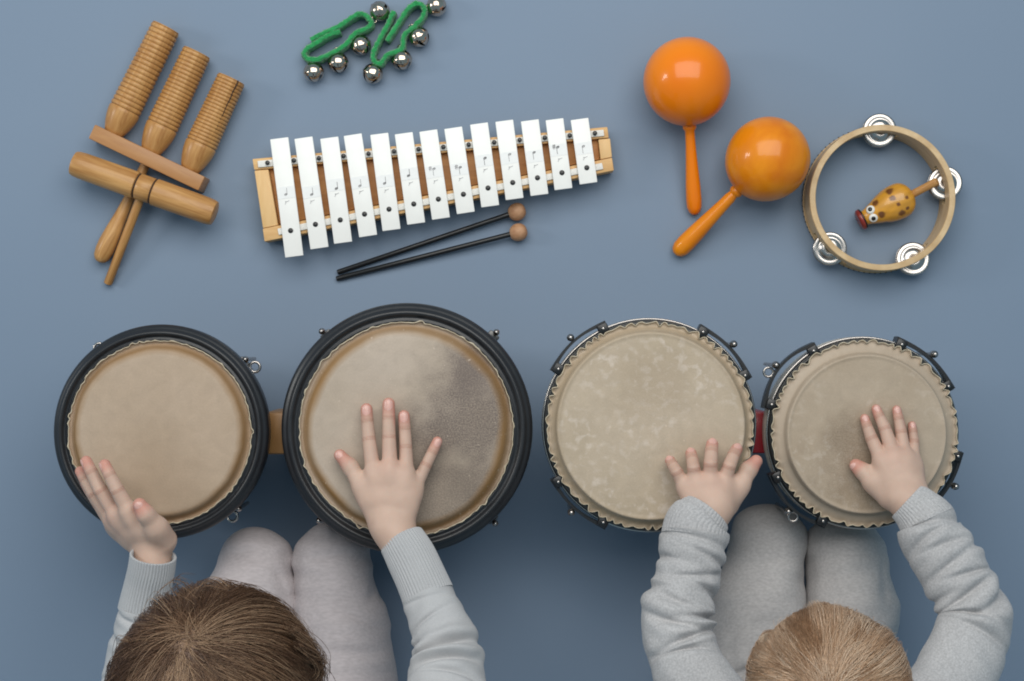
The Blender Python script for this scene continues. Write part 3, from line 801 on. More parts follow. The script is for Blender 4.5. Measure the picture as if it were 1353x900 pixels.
# ------------------------------------------------------------------ glockenspiel
gc = P(570, 245, 0)
glock = thing('glockenspiel', 'glockenspiel of thirteen white metal bars on a tapering pine frame', 'glockenspiel', (gc.x, gc.y, 0))
def gprism(name, px, z0, z1, m, bev=.001):
    pts = [P(x, y, z1) for x, y in px]
    c = sum(pts, Vector()) / len(pts); c.z = z0
    return link(name, prism_me(name, [(p.x, p.y) for p in pts][::-1], z0, z1, c, bev), m, glock, c)
up0, up1 = (333.8, 217.0), (803.5, 174.5)
lo0, lo1 = (348.0, 311.0), (811.0, 216.5)
gprism('upper_rail', [(333.3, 210), (802.6, 167.6), (804.6, 182), (335.6, 224.6)], .004, .027, M['pine_rail'])
gprism('lower_rail', [(346.8, 302.2), (808.8, 208.2), (811.3, 225.3), (349.3, 319.4)], .004, .027, M['pine_rail'])
gprism('end_post', [(336.0, 225.4), (354.5, 223.8), (367.5, 297.6), (347.2, 301.6)], .003, .026, M['pine'])
gprism('end_post', [(790.5, 184.2), (806.2, 182.8), (808.8, 207.6), (793.5, 210.8)], .003, .026, M['pine'])
gprism('base_board', [(356.0, 224.2), (789.5, 185.0), (792.5, 210.8), (369.0, 296.8)], .003, .019, M['board'], .0006)
gprism('felt_strip', [(340, 212.6), (797.5, 171.3), (798.6, 179.6), (341, 221.4)], .0272, .0292, M['felt'], .0006)
gprism('felt_strip', [(366.5, 302.2), (795.5, 215.2), (797.2, 223.4), (368.2, 310.6)], .0272, .0292, M['felt'], .0006)
bars = [((368.8, 182.7), (388.8, 339), (384, 304.8)), ((400.8, 181.9), (422.1, 328), (416.8, 296.5)), ((434.9, 181.9), (453.3, 320.8), (449.6, 290.7)), ((465.9, 177.9), (486.4, 312), (481.6, 283)),
        ((501, 176.8), (517.3, 304), (514, 276.5)), ((533.3, 176), (549.9, 295.5), (546.7, 269.6)), ((565.8, 172.5), (582.7, 288.9), (579.2, 263.2)), ((598.7, 168.8), (615.5, 281.4), (612.3, 256.8)),
        ((632.8, 163.2), (647.8, 272.6), (644.8, 248.5)), ((666.2, 159.5), (680, 263), (677.4, 241.3)), ((700, 159), (712.9, 257.6), (710.2, 235)), ((732.6, 157.5), (744.6, 249.9), (742.5, 228.3)), ((765.7, 157.2), (777.7, 242.2), (775.3, 221.7))]
ZB0, ZB1 = .0296, .0330
SHARP = {6, 7, 11}
def ink_mesh(name, strokes, w, z):
    """thin printed strokes: polylines in metres around the mark's origin"""
    bm = bmesh.new()
    for st in strokes:
        for (x0, y0), (x1, y1) in zip(st[:-1], st[1:]):
            d = Vector((x1 - x0, y1 - y0)); L_ = d.length
            if L_ < 1e-7: continue
            n_ = Vector((-d.y, d.x)) / L_ * w / 2; e = d / L_ * w * .3
            q = [(x0 - e.x + n_.x, y0 - e.y + n_.y), (x0 - e.x - n_.x, y0 - e.y - n_.y), (x1 + e.x - n_.x, y1 + e.y - n_.y), (x1 + e.x + n_.x, y1 + e.y + n_.y)]
            bm.faces.new([bm.verts.new((a, b, z)) for a, b in q])
    me = bpy.data.meshes.new(name); bm.to_mesh(me); bm.free(); return me
PX = 1 / 1275.0
def note_strokes(up, sharp):
    st = []
    hd = [(1.9 * math.cos(a), 1.3 * math.sin(a) + .5 * math.cos(a)) for a in np.linspace(0, 2 * PI, 9)]
    st.append(hd); st.append([(-1.2, 0), (1.2, .4)]); st.append([(-1, .6), (1, -.4)])
    if up: st.append([(1.7, .3), (1.9, 8.5)])
    else: st.append([(-1.7, -.2), (-1.6, -9)])
    if sharp: st += [[(-6, -2), (-5.7, 4)], [(-4.2, -2), (-3.9, 4)], [(-7, 0), (-3, .8)], [(-7, 2), (-3, 2.8)]]
    return [[(x * PX, y * PX) for x, y in s] for s in st]
for i, (tp, bt, ho) in enumerate(bars):
    a, b = P(*tp, ZB1), P(*bt, ZB1); L_ = (b - a).length; w = (24.2 - .05 * i) / sc(ZB1)
    ang = math.atan2(a.y - b.y, a.x - b.x) - PI / 2
    q = Quaternion((0, 0, 1), ang); c = (a + b) / 2; c.z = (ZB0 + ZB1) / 2
    br = link('bar', rbox_me('bar', w, L_, ZB1 - ZB0, .0006), M['white_bar'], glock, c, q)
    hp = P(*ho, ZB1)
    v, f = lathe([(.0004, -.012), (.0020, -.012), (.0020, .0002), (.0027, .0002), (.0027, .0005), (.0022, .0009), (.0004, .0010)], 16)
    sub('pin', fast_mesh('pin', v, f), M['pin'], br, hp)
    # paper label with a printed note and a faint letter
    ax_ = (b - a).normalized()
    npos = a + (hp - a) * (.60 - .012 * (i == 0) + .03 * math.sin(i * 2.1)); npos.z = ZB1
    st_me = rbox_me('label', w * .93, .0125, .00022, .00008, 1)
    lb = sub('label', st_me, M['sticker'], br, npos + Vector((0, 0, .00013)), q)
    sub('note_mark', ink_mesh('note_mark', note_strokes(i < 6, i in SHARP), .00042 + .0001 * (i % 3), 0), M['ink'], lb, npos + Vector((.001 * math.sin(i), .001 * math.cos(i * 1.3) - (.003 if i < 6 else -.003), .0004)), q)
    lp = npos + ax_ * .0105
    sc_st = [[(x * PX, y * PX) for x, y in [(-3, -2), (-1.5, .5), (-2, 1.6), (0, 1.2), (3, 2.2)]]]
    sub('letter_mark', ink_mesh('letter_mark', sc_st, .00055, 0), M['ink_pale'], br, Vector((lp.x, lp.y, ZB1 + .00035)), q)
for i in range(14):                       # nails standing on the upper felt between the bars
    u = np.interp(i - .5, [-.5, 0, 12, 12.5], [353.5, 376, 767, 786]) if i in (0, 13) else (bars[i - 1][0][0] + bars[i][0][0]) / 2 + 3.5
    yv = 217.0 + (u - 333.8) * (174.5 - 217.0) / (803.5 - 333.8)
    p_ = P(u, yv, .031)
    v, f = lathe([(.0014, -.006), (.0014, .0003), (.0024, .0003), (.0024, .0008), (.0016, .0012), (.0003, .0013)], 14)
    link('nail', fast_mesh('nail', v, f), M['pin'], glock, p_)

# ------------------------------------------------------------------ two beaters
def beater(label, head, end):
    zh = 12.2 / sc(.009); A = P(*end, .0030); B = P(*head, zh)
    root = thing('beater', label, 'beater', (A.x, A.y, 0), 'black beaters below the glockenspiel')
    L_ = (B - A).length; r = .00285
    LATHE('shaft', [(.0003, 0), (r * .8, 0), (r, .0008), (r * 1.0, L_ * .5), (r, L_)], M['black_plastic'], root, A, B, n=16)
    R_ = .0094
    LATHE('ball', [(.0003, -R_)] + [(R_ * math.cos(t) ** .82, R_ * math.sin(t)) for t in np.linspace(-1.25, 1.25, 15)] + [(.0003, R_)], M['cork'], root, B, n=28, rot=(B - A).to_track_quat('Z', 'Y'))
beater('black beater with a wooden ball head, nearer the glockenspiel bars', (683, 280), (446, 360))
beater('black beater with a wooden ball head, the lower of the two beaters', (685, 307), (444.5, 368.5))

# ------------------------------------------------------------------ maracas
def maraca(label, ctr, rpx, end, collar, hr, m, oval):
    Rb = rpx / sc(rpx / 1280); C = P(*ctr, Rb); E = P(*end, hr * .75)
    d = (E - C).normalized(); L_ = (E - C).length
    root = thing('maraca', label, 'maraca', (C.x, C.y, 0), 'orange maracas')
    q = (E - C).to_track_quat('Z', 'Y')
    pr = []
    for t in np.linspace(0, PI * .965, 40):
        rr = Rb * math.sin(t); zz = -Rb * math.cos(t) * (1.0 if t < PI / 2 else oval)
        pr.append((max(rr, .0003), zz))
    ball = LATHE('gourd', pr, m, root, C, n=64, rot=q, cap0=True, cap1=True)
    s = Rb * oval * .97
    Lh = L_ - s
    pr = [(.0058, s - .004), (.0066, s + .001), (.0072, s + .003), (.0066, s + .005), (.0050, s + .007), (hr * .62, s + .012), (hr * .64, s + Lh * .22), (hr * .78, s + Lh * .45), (hr * .95, s + Lh * .68), (hr, s + Lh * .82), (hr * .95, s + Lh * .91), (hr * .72, s + Lh * .965), (hr * .4, s + Lh * .993), (.0004, s + Lh)]
    LATHE('handle', pr, m, root, C, n=32, rot=q)
maraca('orange maraca with its straight handle pointing at the drums, left of the two', (907.5, 107), 57.5, (918, 284), 0, .0082, M['orange'], 1.03)
maraca('orange maraca with a slanting handle, touching the tambourine', (1015, 209.5), 55, (892, 336), 0, .0098, M['orange2'], 1.06)

# ------------------------------------------------------------------ tambourine
ZT = .041
tcn = P(1166.3, 261.2, ZT); Rt = 96.5 / sc(ZT)
tamb = thing('tambourine', 'round birch wood tambourine frame with pairs of jingles and no skin', 'tambourine', (tcn.x, tcn.y, 0))
th_in = .0064
jing = [(1162, 176), (1246, 243), (1098, 327), (1205.5, 341)]
jang = []
for (x, y) in jing:
    p = P(x, y, .019); jang.append(math.atan2(p.y - tcn.y, p.x - tcn.x))
# rim built in angular steps, leaving slots for the jingles
bm = bmesh.new(); n = 180; zs = [0.0, .0008, .0135, .0245, ZT - .0008, ZT]; half = math.radians(17.5)
def in_slot(a):
    return any(abs((a - j + PI) % (2 * PI) - PI) < half for j in jang)
grid = {}
def rv(i, k, side):
    key = (i % n, k, side)
    if key not in grid:
        a = 2 * PI * i / n
        r_ = Rt if side else Rt - th_in
        if k in (0, 5): r_ += -.0006 if side else .0006
        grid[key] = bm.verts.new((r_ * math.cos(a), r_ * math.sin(a), zs[k]))
    return grid[key]
for i in range(n):
    am = 2 * PI * (i + .5) / n; sl = in_slot(am)
    for k in range(5):
        if sl and k == 2: continue
        bm.faces.new((rv(i, k, 1), rv(i + 1, k, 1), rv(i + 1, k + 1, 1), rv(i, k + 1, 1)))
        bm.faces.new((rv(i, k, 0), rv(i, k + 1, 0), rv(i + 1, k + 1, 0), rv(i + 1, k, 0)))
    bm.faces.new((rv(i, 5, 1), rv(i + 1, 5, 1), rv(i + 1, 5, 0), rv(i, 5, 0)))
    bm.faces.new((rv(i, 0, 0), rv(i + 1, 0, 0), rv(i + 1, 0, 1), rv(i, 0, 1)))
    if sl:
        bm.faces.new((rv(i, 2, 1), rv(i + 1, 2, 1), rv(i + 1, 2, 0), rv(i, 2, 0)))
        bm.faces.new((rv(i, 3, 0), rv(i + 1, 3, 0), rv(i + 1, 3, 1), rv(i, 3, 1)))
        for e, nb in ((i, i - 1), (i + 1, i + 1)):
            if not in_slot(2 * PI * (nb + .5) / n):
                bm.faces.new((rv(e, 2, 0), rv(e, 2, 1), rv(e, 3, 1), rv(e, 3, 0)))
bmesh.ops.recalc_face_normals(bm, faces=bm.faces)
me = bpy.data.meshes.new('rim'); bm.to_mesh(me); bm.free()
me.polygons.foreach_set('use_smooth', np.ones(len(me.polygons), bool))
try: me.set_sharp_from_angle(angle=math.radians(35))
except Exception: pass
rim = link('rim', me, M['tamb'], tamb, (tcn.x, tcn.y, 0))
v, f = ring_lathe([(Rt + .0002, .0035), (Rt + .0009, .004), (Rt + .0009, .0085), (Rt + .0002, .009)], 128)
sub('trim_band', fast_mesh('trim_band', v, f), M['tamb'], rim, (tcn.x, tcn.y, 0))
v, f = lathe([(.0010, -.001), (.0011, .0004), (.0006, .0010), (.0002, .0011)], 8)
STUD = fast_mesh('stud', v, f)
for i in range(84):
    a = 2 * PI * i / 84; d_ = Vector((math.cos(a), math.sin(a), 0))
    sub('stud', STUD, M['steel_dark'], rim, tcn * 1.0 + d_ * (Rt + .0009) + Vector((0, 0, .0062 - ZT)), d_.to_track_quat('Z', 'Y'))
Rj = 22.3 / sc(.02)
prj = [(.0015, .0030), (.0030, .0034), (Rj * .30, .0040), (Rj * .48, .0036), (Rj * .60, .0018), (Rj * .66, .0010), (Rj * .74, .0012), (Rj * .90, .0018), (Rj * .97, .0012), (Rj, .0004), (Rj * .97, .0000), (Rj * .90, .0008), (Rj * .74, .0003), (Rj * .62, .0004), (Rj * .46, .0026), (.0015, .0024)]
v, f = ring_lathe(prj, 56); JM = fast_mesh('jingle', v, f); fixn(JM)
for a, (x, y) in zip(jang, jing):
    for s in (0, 1):
        p = Vector((tcn.x + (Rt - th_in / 2) * math.cos(a), tcn.y + (Rt - th_in / 2) * math.sin(a), .0200 if s else .0172))
        tl = Quaternion((math.cos(a + 1.2), math.sin(a + 1.2), 0), random.uniform(-.16, .16))
        q = tl if s else tl @ Quaternion((1, 0, 0), PI)
        link('jingle', JM, M['chrome'], tamb, p, q)
    v, f = lathe([(.0003, -.018), (.0011, -.018), (.0011, .018), (.0003, .018)], 10)
    link('jingle_pin', fast_mesh('jingle_pin', v, f), M['steel_dark'], tamb, (p.x, p.y, .0186))

# ------------------------------------------------------------------ spotted wooden shaker toy inside the tambourine
rz = .0180
ta, tb = P(1137.5, 290.5, .015), P(1206, 256.5, rz); te = P(1238.5, 239.5, .036)
toy = thing('animal_shaker', 'yellow wooden shaker toy with brown spots, googly eyes and red mouth, inside the tambourine', 'shaker', (tb.x, tb.y, 0))
L_ = (tb - ta).length; qt = (tb - ta).to_track_quat('Z', 'Y')
prof = [(.0005, .002), (.0068, .002), (.0078, .004)]
for u in np.linspace(.1, 1, 46):
    r_ = .0080 + .0108 * math.sin(min(1, (u - .08) / .62) * PI / 2) ** 1.3
    if u > .72: r_ = .0188 * math.sqrt(max(0, 1 - ((u - .72) / .285) ** 2.4))
    prof.append((max(r_, .0006), L_ * u))
v, f = lathe(prof, 96); me = fast_mesh('body', v, f); fixn(me)
V = np.array([q.co for q in me.vertices]); col = np.tile(np.array([.62, .285, .028]), (len(V), 1))
col *= (1 + .10 * fnoise(V * np.array([1, 1, .25]), 900, 12))[:, None]
Rq = np.array(qt.to_matrix()); W = V @ Rq.T + np.array(ta)
def px_of(W):
    s = PPM * CAM_H / (CAM_H - W[:, 2]); return np.stack([676.5 + W[:, 0] * s, 450 - W[:, 1] * s], -1)
spots = []
for (u, w, r_) in [(418, 497, 17), (505, 476, 15), (450, 553, 17), (530, 503, 10), (487, 440, 20), (545, 545, 17), (570, 470, 9), (470, 590, 14), (575, 520, 10)]:
    x = 1040 + u / 3.6; y = 130 + w / 3.6; spots.append((x, y, r_ / 3.6))
# spots are painted round the barrel: find the surface point under each and use 3-D distance
up = W[:, 2] > ta.z
pxs = px_of(W)
for (x, y, r_) in spots:
    dd = np.hypot(pxs[:, 0] - x, pxs[:, 1] - y) + np.where(up, 0, 1e3); k_ = np.argmin(dd)
    d3 = np.linalg.norm(V - V[k_], axis=1) * 1280 / r_ + .12 * fnoise(V, 1400, int(x))
    w_ = np.clip((1.15 - d3) / .35, 0, 1)[:, None]
    col = col * (1 - w_) + np.array([.16, .055, .012]) * w_
for k_ in range(10):
    a = k_ * 2.4; zz = L_ * (.35 + .5 * ((k_ * .37) % 1)); p3 = np.array([.018 * math.cos(a), .018 * math.sin(a), zz])
    if (p3 @ Rq.T)[2] > -.004: continue
    w_ = np.clip((1.15 - np.linalg.norm(V - p3, axis=1) / .0042) / .35, 0, 1)[:, None]; col = col * (1 - w_) + np.array([.16, .055, .012]) * w_
set_col(me, col)
body_toy = link('body', me, M['toy'], toy, ta, qt)
v, f = lathe([(.0004, -.0020), (.0050, -.0030), (.0088, -.0030), (.0112, -.0010), (.0112, .0012), (.0080, .0026), (.004, .003), (.0004, .003)], 36)
link('mouth', fast_mesh('mouth', v, f), M['toy_red'], toy, ta, qt)
rim_v, rim_f = ring_lathe([(.0104, .0008), (.0114, .0012), (.0112, .0026), (.0090, .0030)], 36)
link('lip', fast_mesh('lip', rim_v, rim_f), M['toy_black'], toy, ta, qt)
hA = tb - (tb - ta).normalized() * .003
LATHE('handle', [(.0004, 0), (.0042, 0), (.0041, .02), (.0042, (te - hA).length - .002), (.0036, (te - hA).length), (.0004, (te - hA).length + .0005)], M['wood_tan'], toy, hA, te, n=24)
for (u, w) in ((395, 531), (412, 569)):
    x, y = 1040 + u / 3.6, 130 + w / 3.6
    dd = np.hypot(pxs[:, 0] - x, pxs[:, 1] - y) + np.where(up, 0, 1e3); k_ = int(np.argmin(dd)); p = Vector(W[k_])
    nrm = Vector(Rq @ np.array(me.vertices[k_].normal)); nrm = (nrm + Vector((0, 0, .5))).normalized()
    v, f = lathe([(.0045, -.0030), (.0046, .0006), (.0040, .0016), (.0024, .0022), (.0004, .0024)], 24)
    ey = link('eye', fast_mesh('eye', v, f), M['toy_white'], toy, p, nrm.to_track_quat('Z', 'Y'))
    v, f = lathe([(.0023, .0018), (.0023, .0025), (.0016, .0030), (.0003, .0031)], 18)
    sub('pupil', fast_mesh('pupil', v, f), M['toy_black'], ey, p, nrm.to_track_quat('Z', 'Y'))

# ------------------------------------------------------------------ children
SKIN = np.array([.560, .385, .300]); PINK = np.array([.560, .240, .185]); CREASE = np.array([.40, .20, .145])

def hand_mesh(spec):
    """spec: fingers {name: [(px,py,z) x4 mcp..tip]}, radii, wrist, arm (px,py,z,r), thumb list"""
    W_ = {}
    fing = {k: [np.array(P(*j)) for j in v] for k, v in spec['fingers'].items()}
    thumb = [np.array(P(*j)) for j in spec['thumb']]
    wrist = np.array(P(*spec['wrist'][:3])); wr = spec['wrist'][3]
    arm = np.array(P(*spec['arm'][:3])); ar = spec['arm'][3]
    wdir = spec.get('wside', None)
    pts = np.array([p for v in fing.values() for p in v] + thumb + [wrist, arm])
    Fd = Field(pts.min(0) - .028, pts.max(0) + .028, spec.get('h', .00095))
    FF = Fd.empty()
    for k, js in fing.items():
        rr = spec['radii'][k]; f1 = Fd.empty()
        for i in range(3): Fd.add(f1, js[i], js[i + 1], rr[i], rr[i + 1], .0006)
        FF = smin(FF, f1, .0009)
    PF = Fd.empty()
    names = ['index', 'middle', 'ring', 'pinky']
    side = fing['index'][0] - fing['pinky'][0]; side /= np.linalg.norm(side)
    pt = spec.get('palm_r', .0105)
    for i, k in enumerate(names):
        m_ = fing[k][0]; wo = wrist + side * wr * .42 * (1.5 - i) / 1.5
        m2 = m_ + (wo - m_) * .08
        Fd.add(PF, m2, wo, spec['radii'][k][0] * 1.0, pt * .98, .009)
        if i:
            pm = fing[names[i - 1]][0]
            for u in (.10, .28, .5): 
                qa = m_ + (wo - m_) * u; wo2 = wrist + side * wr * .42 * (1.5 - i + 1) / 1.5; qb = pm + (wo2 - pm) * u
                Fd.add(PF, qa, qb, spec['radii'][k][0] * .98, spec['radii'][names[i - 1]][0] * .95, .009)
    sv = side * wr * .38
    for s in (-1, 0, 1): Fd.add(PF, wrist + s * sv, arm + s * sv, wr * .72, ar * .78, .012)
    TF = Fd.empty(); tr = spec['radii']['thumb']
    for i in range(len(thumb) - 1): Fd.add(TF, thumb[i], thumb[i + 1], tr[i], tr[i + 1], .005)
    # web between thumb and palm
    mid = fing['index'][0] + (wrist - fing['index'][0]) * .45
    Fd.add(TF, thumb[1] + (thumb[0] - thumb[1]) * .3, mid, tr[1] * .72, pt * .8, .010)
    F = smin(PF, FF, .0035); F = smin(F, TF, .006)
    V, Fc = Fd.mesh(F)
    # skin tint: pink tips and knuckle creases
    col = np.tile(SKIN, (len(V), 1)); col *= (1 + .025 * fnoise(V, 260, 4))[:, None]
    tips = [(js[3], js[2]) for js in fing.values()] + [(thumb[-1], thumb[-2])]
    for t_, d_ in tips:
        ax = t_ - d_; ln = np.linalg.norm(ax); ax = ax / ln
        s = (V - d_) @ ax; rad_ = np.linalg.norm(V - d_ - s[:, None] * ax, axis=1)
        w_ = np.clip((s - ln * .0) / (ln * .75), 0, 1) * np.clip((.013 - rad_) / .004, 0, 1) * (s < ln + .012)
        w_ = (.80 * w_ ** .8)[:, None]; col = col * (1 - w_) + PINK * w_
    for js in list(fing.values()):
        for c_, pr_ in ((js[1], js[0]), (js[2], js[1])):
            ax = c_ - pr_; ax /= np.linalg.norm(ax); s = (V - c_) @ ax; dist = np.linalg.norm(V - c_, axis=1)
            w_ = .36 * np.exp(-(dist / .0065) ** 2)
            for o in (-.0013, 0, .0013): w_ = w_ + .50 * np.exp(-((s - o) / .0005) ** 2) * (dist < .0095)
            w_ = np.clip(w_, 0, .85)[:, None]; col = col * (1 - w_) + CREASE * w_
    m_ = np.array(fing['middle'][0]); w_ = (.20 * np.exp(-(np.linalg.norm(V - m_, axis=1) / .016) ** 2))[:, None]
    col = col * (1 - w_) + PINK * w_
    return V, Fc, col, tips

def nail_me(r):
    """thin plate lying on a rounded finger tip of radius r; y runs to the tip"""
    n, k = 9, 9; V = []; fc = []
    for i in range(k):
        v_ = -1 + 2 * i / (k - 1); y = r * (-.25 + .92 * v_)
        for j in range(n):
            u = -1 + 2 * j / (n - 1)
            x = u * r * .70 * (1 - .30 * max(0, v_) ** 3) * math.sqrt(max(.12, 1 - abs(v_) ** 6))
            q = r * r - x * x - (max(0, y) * .92) ** 2
            V.append((x, y, math.sqrt(max(q, .05 * r * r)) + .00028 - .00024 * (abs(u) ** 4) - .0002 * max(0, -v_) ** 4))
    for i in range(k - 1):
        for j in range(n - 1): fc.append((i * n + j, i * n + j + 1, (i + 1) * n + j + 1, (i + 1) * n + j))
    return fast_mesh('fingernail', V, fc)
def add_nails(root, tips, radii, nvecs, skip=()):
    for i, ((t_, d_), r_, nv) in enumerate(zip(tips, radii, nvecs)):
        if i in skip: continue
        ax = Vector(t_ - d_).normalized(); nv = Vector(nv); nv = (nv - ax * nv.dot(ax)).normalized()
        sd = ax.cross(nv).normalized()
        q = Matrix((sd, ax, nv)).transposed().to_quaternion()
        link('fingernail', nail_me(r_), M['nail'], root, Vector(t_), q)

def head_island(C, pitch, s, hax):
    """cranium, face, neck; local y = face direction, pitched down"""
    R_ = np.array(Matrix.Rotation(-pitch, 3, 'X'))
    def T(p): return np.asarray(C) + R_ @ (np.array(p) * s)
    lo = np.asarray(C) - .18; hi = np.asarray(C) + .18; lo[2] -= .06
    Fd = Field(lo, hi, .0035); F = Fd.empty(.05)
    Fd.add_ell(F, np.asarray(C), np.asarray(hax) * .95, .01, None, .05)
    Fd.add_ell(F, T((0, .020, -.045)), np.array((.048, .044, .056)) * s, .012, R_, .05)
    Fd.add(F, T((0, .058, -.040)), T((0, .066, -.054)), .006 * s, .009 * s, .008)
    for sx in (-1, 1):
        Fd.add_ell(F, T((sx * .028, .045, -.062)), np.array((.020, .018, .020)) * s, .02, R_)
        Fd.add_ell(F, T((sx * .062, -.004, -.035)), np.array((.008, .017, .024)) * s, .006, R_)
        Fd.add_ell(F, T((sx * .024, .056, -.034)), np.array((.014, .006, .010)) * s, .006, R_)
    Fd.add(F, T((-.012, .057, -.078)), T((.012, .057, -.078)), .006 * s, .006 * s, .006)
    Fd.add(F, T((0, .048, -.093)), T((0, .046, -.095)), .014 * s, .014 * s, .015)
    Fd.add(F, T((0, -.015, -.05)), T((0, -.030, -.14)), .034 * s, .036 * s, .02)
    V, Fc = Fd.mesh(F)
    L = (V - np.asarray(C)) @ R_ / s
    col = np.tile(SKIN, (len(V), 1))
    w_ = (.75 * np.exp(-((L[:, 0] / .018) ** 2 + ((L[:, 2] + .075) / .0065) ** 2)) * (L[:, 1] > .06))[:, None]
    col = col * (1 - w_) + np.array([.50, .18, .15]) * w_
    return V, Fc, col, T

def body_island(sh, el, wr, hip, knee, foot, neck, chest, sleeves):
    """bare trunk and limbs under the clothes, one surface"""
    pts = np.array([*sh, *el, *wr, *hip, *knee, *foot, neck, chest]); Fd = Field(pts.min(0) - .08, pts.max(0) + .08, .007); F = Fd.empty(.06)
    pel = (np.array(hip[0]) + np.array(hip[1])) / 2
    Fd.add(F, pel, chest, .056, .056, .02, .05); Fd.add(F, chest, neck, .042, .029, .02, .05)
    for i in (0, 1):
        Fd.add(F, chest, sh[i], .036, .026, .015, .05); 
        path = [np.array((P(*a, z) + P(*b, z)) / 2) for (a, b), z in zip(sleeves[i]['edges'], sleeves[i]['z'])][1:]
        rr = [min(.0165, (P(*a, z) - P(*b, z)).length * .26) for (a, b), z in zip(sleeves[i]['edges'], sleeves[i]['z'])][1:]
        for j in range(len(path) - 1): Fd.add(F, path[j], path[j + 1], rr[j], rr[j + 1], .006, .04)
        Fd.add(F, path[-1], sh[i], .022, .024, .010, .04)
        Fd.add(F, hip[i], knee[i], .040, .024, .01, .04); Fd.add(F, knee[i], foot[i], .023, .020, .01, .04)
        Fd.add(F, foot[i], np.array(foot[i]) + np.array((0, -.06, -.008)), .020, .014, .015, .04)
    V, Fc = Fd.mesh(F); return V, Fc, np.tile(SKIN, (len(V), 1))

def merge(islands):
    Vs, Fs, Cs, o = [], [], [], 0
    for V, Fc, c in islands:
        Vs.append(V); Fs.append(Fc + o); Cs.append(c); o += len(V)
    return np.concatenate(Vs), np.concatenate(Fs), np.concatenate(Cs)

def sleeve(path_edges, zs, z_flat, folds, seed, s_from, s_to, ribs=None, n=420, nt=112, inner=False, over=1.0, noise_amp=.0007):
    """swept sleeve between measured left/right outlines; returns V, F (quads)"""
    cen = []; rad_ = []
    for ((lx, ly), (rx, ry)), z in zip(path_edges, zs):
        a, b = P(lx, ly, z), P(rx, ry, z); cen.append((a + b) / 2); rad_.append((a - b).length / 2)
    dense = catmull(np.array([(*c, r) for c, r in zip(cen, rad_)]), 600)
    ds = np.r_[0, np.cumsum(np.linalg.norm(np.diff(dense[:, :3], axis=0), axis=1))]; tot = ds[-1]
    s_to = tot if s_to is None else s_to
    s = np.linspace(s_from, s_to, n)
    C = np.stack([np.interp(s, ds, dense[:, q]) for q in range(3)], -1); R_ = np.interp(s, ds, dense[:, 3]) * over
    T = np.gradient(C, axis=0); T /= np.linalg.norm(T, axis=1, keepdims=True)
    S = np.cross(T, [0, 0, 1.0]); S /= np.linalg.norm(S, axis=1, keepdims=True); Nn = np.cross(S, T)
    th = np.linspace(0, 2 * PI, nt, endpoint=False)
    SS, TH = np.meshgrid(s, th, indexing='ij')
    D = np.zeros_like(SS)
    for (s0, t0, wa, slant, amp, w) in folds:
        dt = (TH - t0 + PI) % (2 * PI) - PI
        x = SS - s0 - slant * dt
        win = np.exp(-(dt / wa) ** 2)
        D += win * amp * (-1.15 * np.exp(-(x / w) ** 2) + .75 * np.exp(-((x - 2.4 * w) / (1.9 * w)) ** 2) + .55 * np.exp(-((x + 2.4 * w) / (1.9 * w)) ** 2))
    if ribs: D += ribs[1] * (np.abs(np.cos(ribs[0] * TH / 2)) ** .6 - .5)
    V = C[:, None] + (R_[:, None] + D)[..., None] * (np.cos(TH)[..., None] * S[:, None] + z_flat * np.sin(TH)[..., None] * Nn[:, None])
    nz = noise_amp * (fnoise(V.reshape(-1, 3), 140, seed) + .6 * fnoise(V.reshape(-1, 3), 330, seed + 1)).reshape(n, nt)
    if not ribs:
        V = V + nz[..., None] * (np.cos(TH)[..., None] * S[:, None] + np.sin(TH)[..., None] * Nn[:, None])
    rows = [V[i] for i in range(n)]
    if inner:          # turn the opening inwards so that it has thickness
        for d_, kk in ((.985, -.0004), (.94, -.0006), (.90, .002), (.88, .012)):
            rows.insert(0, C[0] + T[0] * kk + (V[0] - C[0]) * d_)
    rows = np.array(rows); k = len(rows)
    i, j = np.meshgrid(np.arange(k - 1), np.arange(nt), indexing='ij'); j2 = (j + 1) % nt
    F = np.stack([i * nt + j, (i + 1) * nt + j, (i + 1) * nt + j2, i * nt + j2], -1).reshape(-1, 4)
    return rows.reshape(-1, 3), F, tot

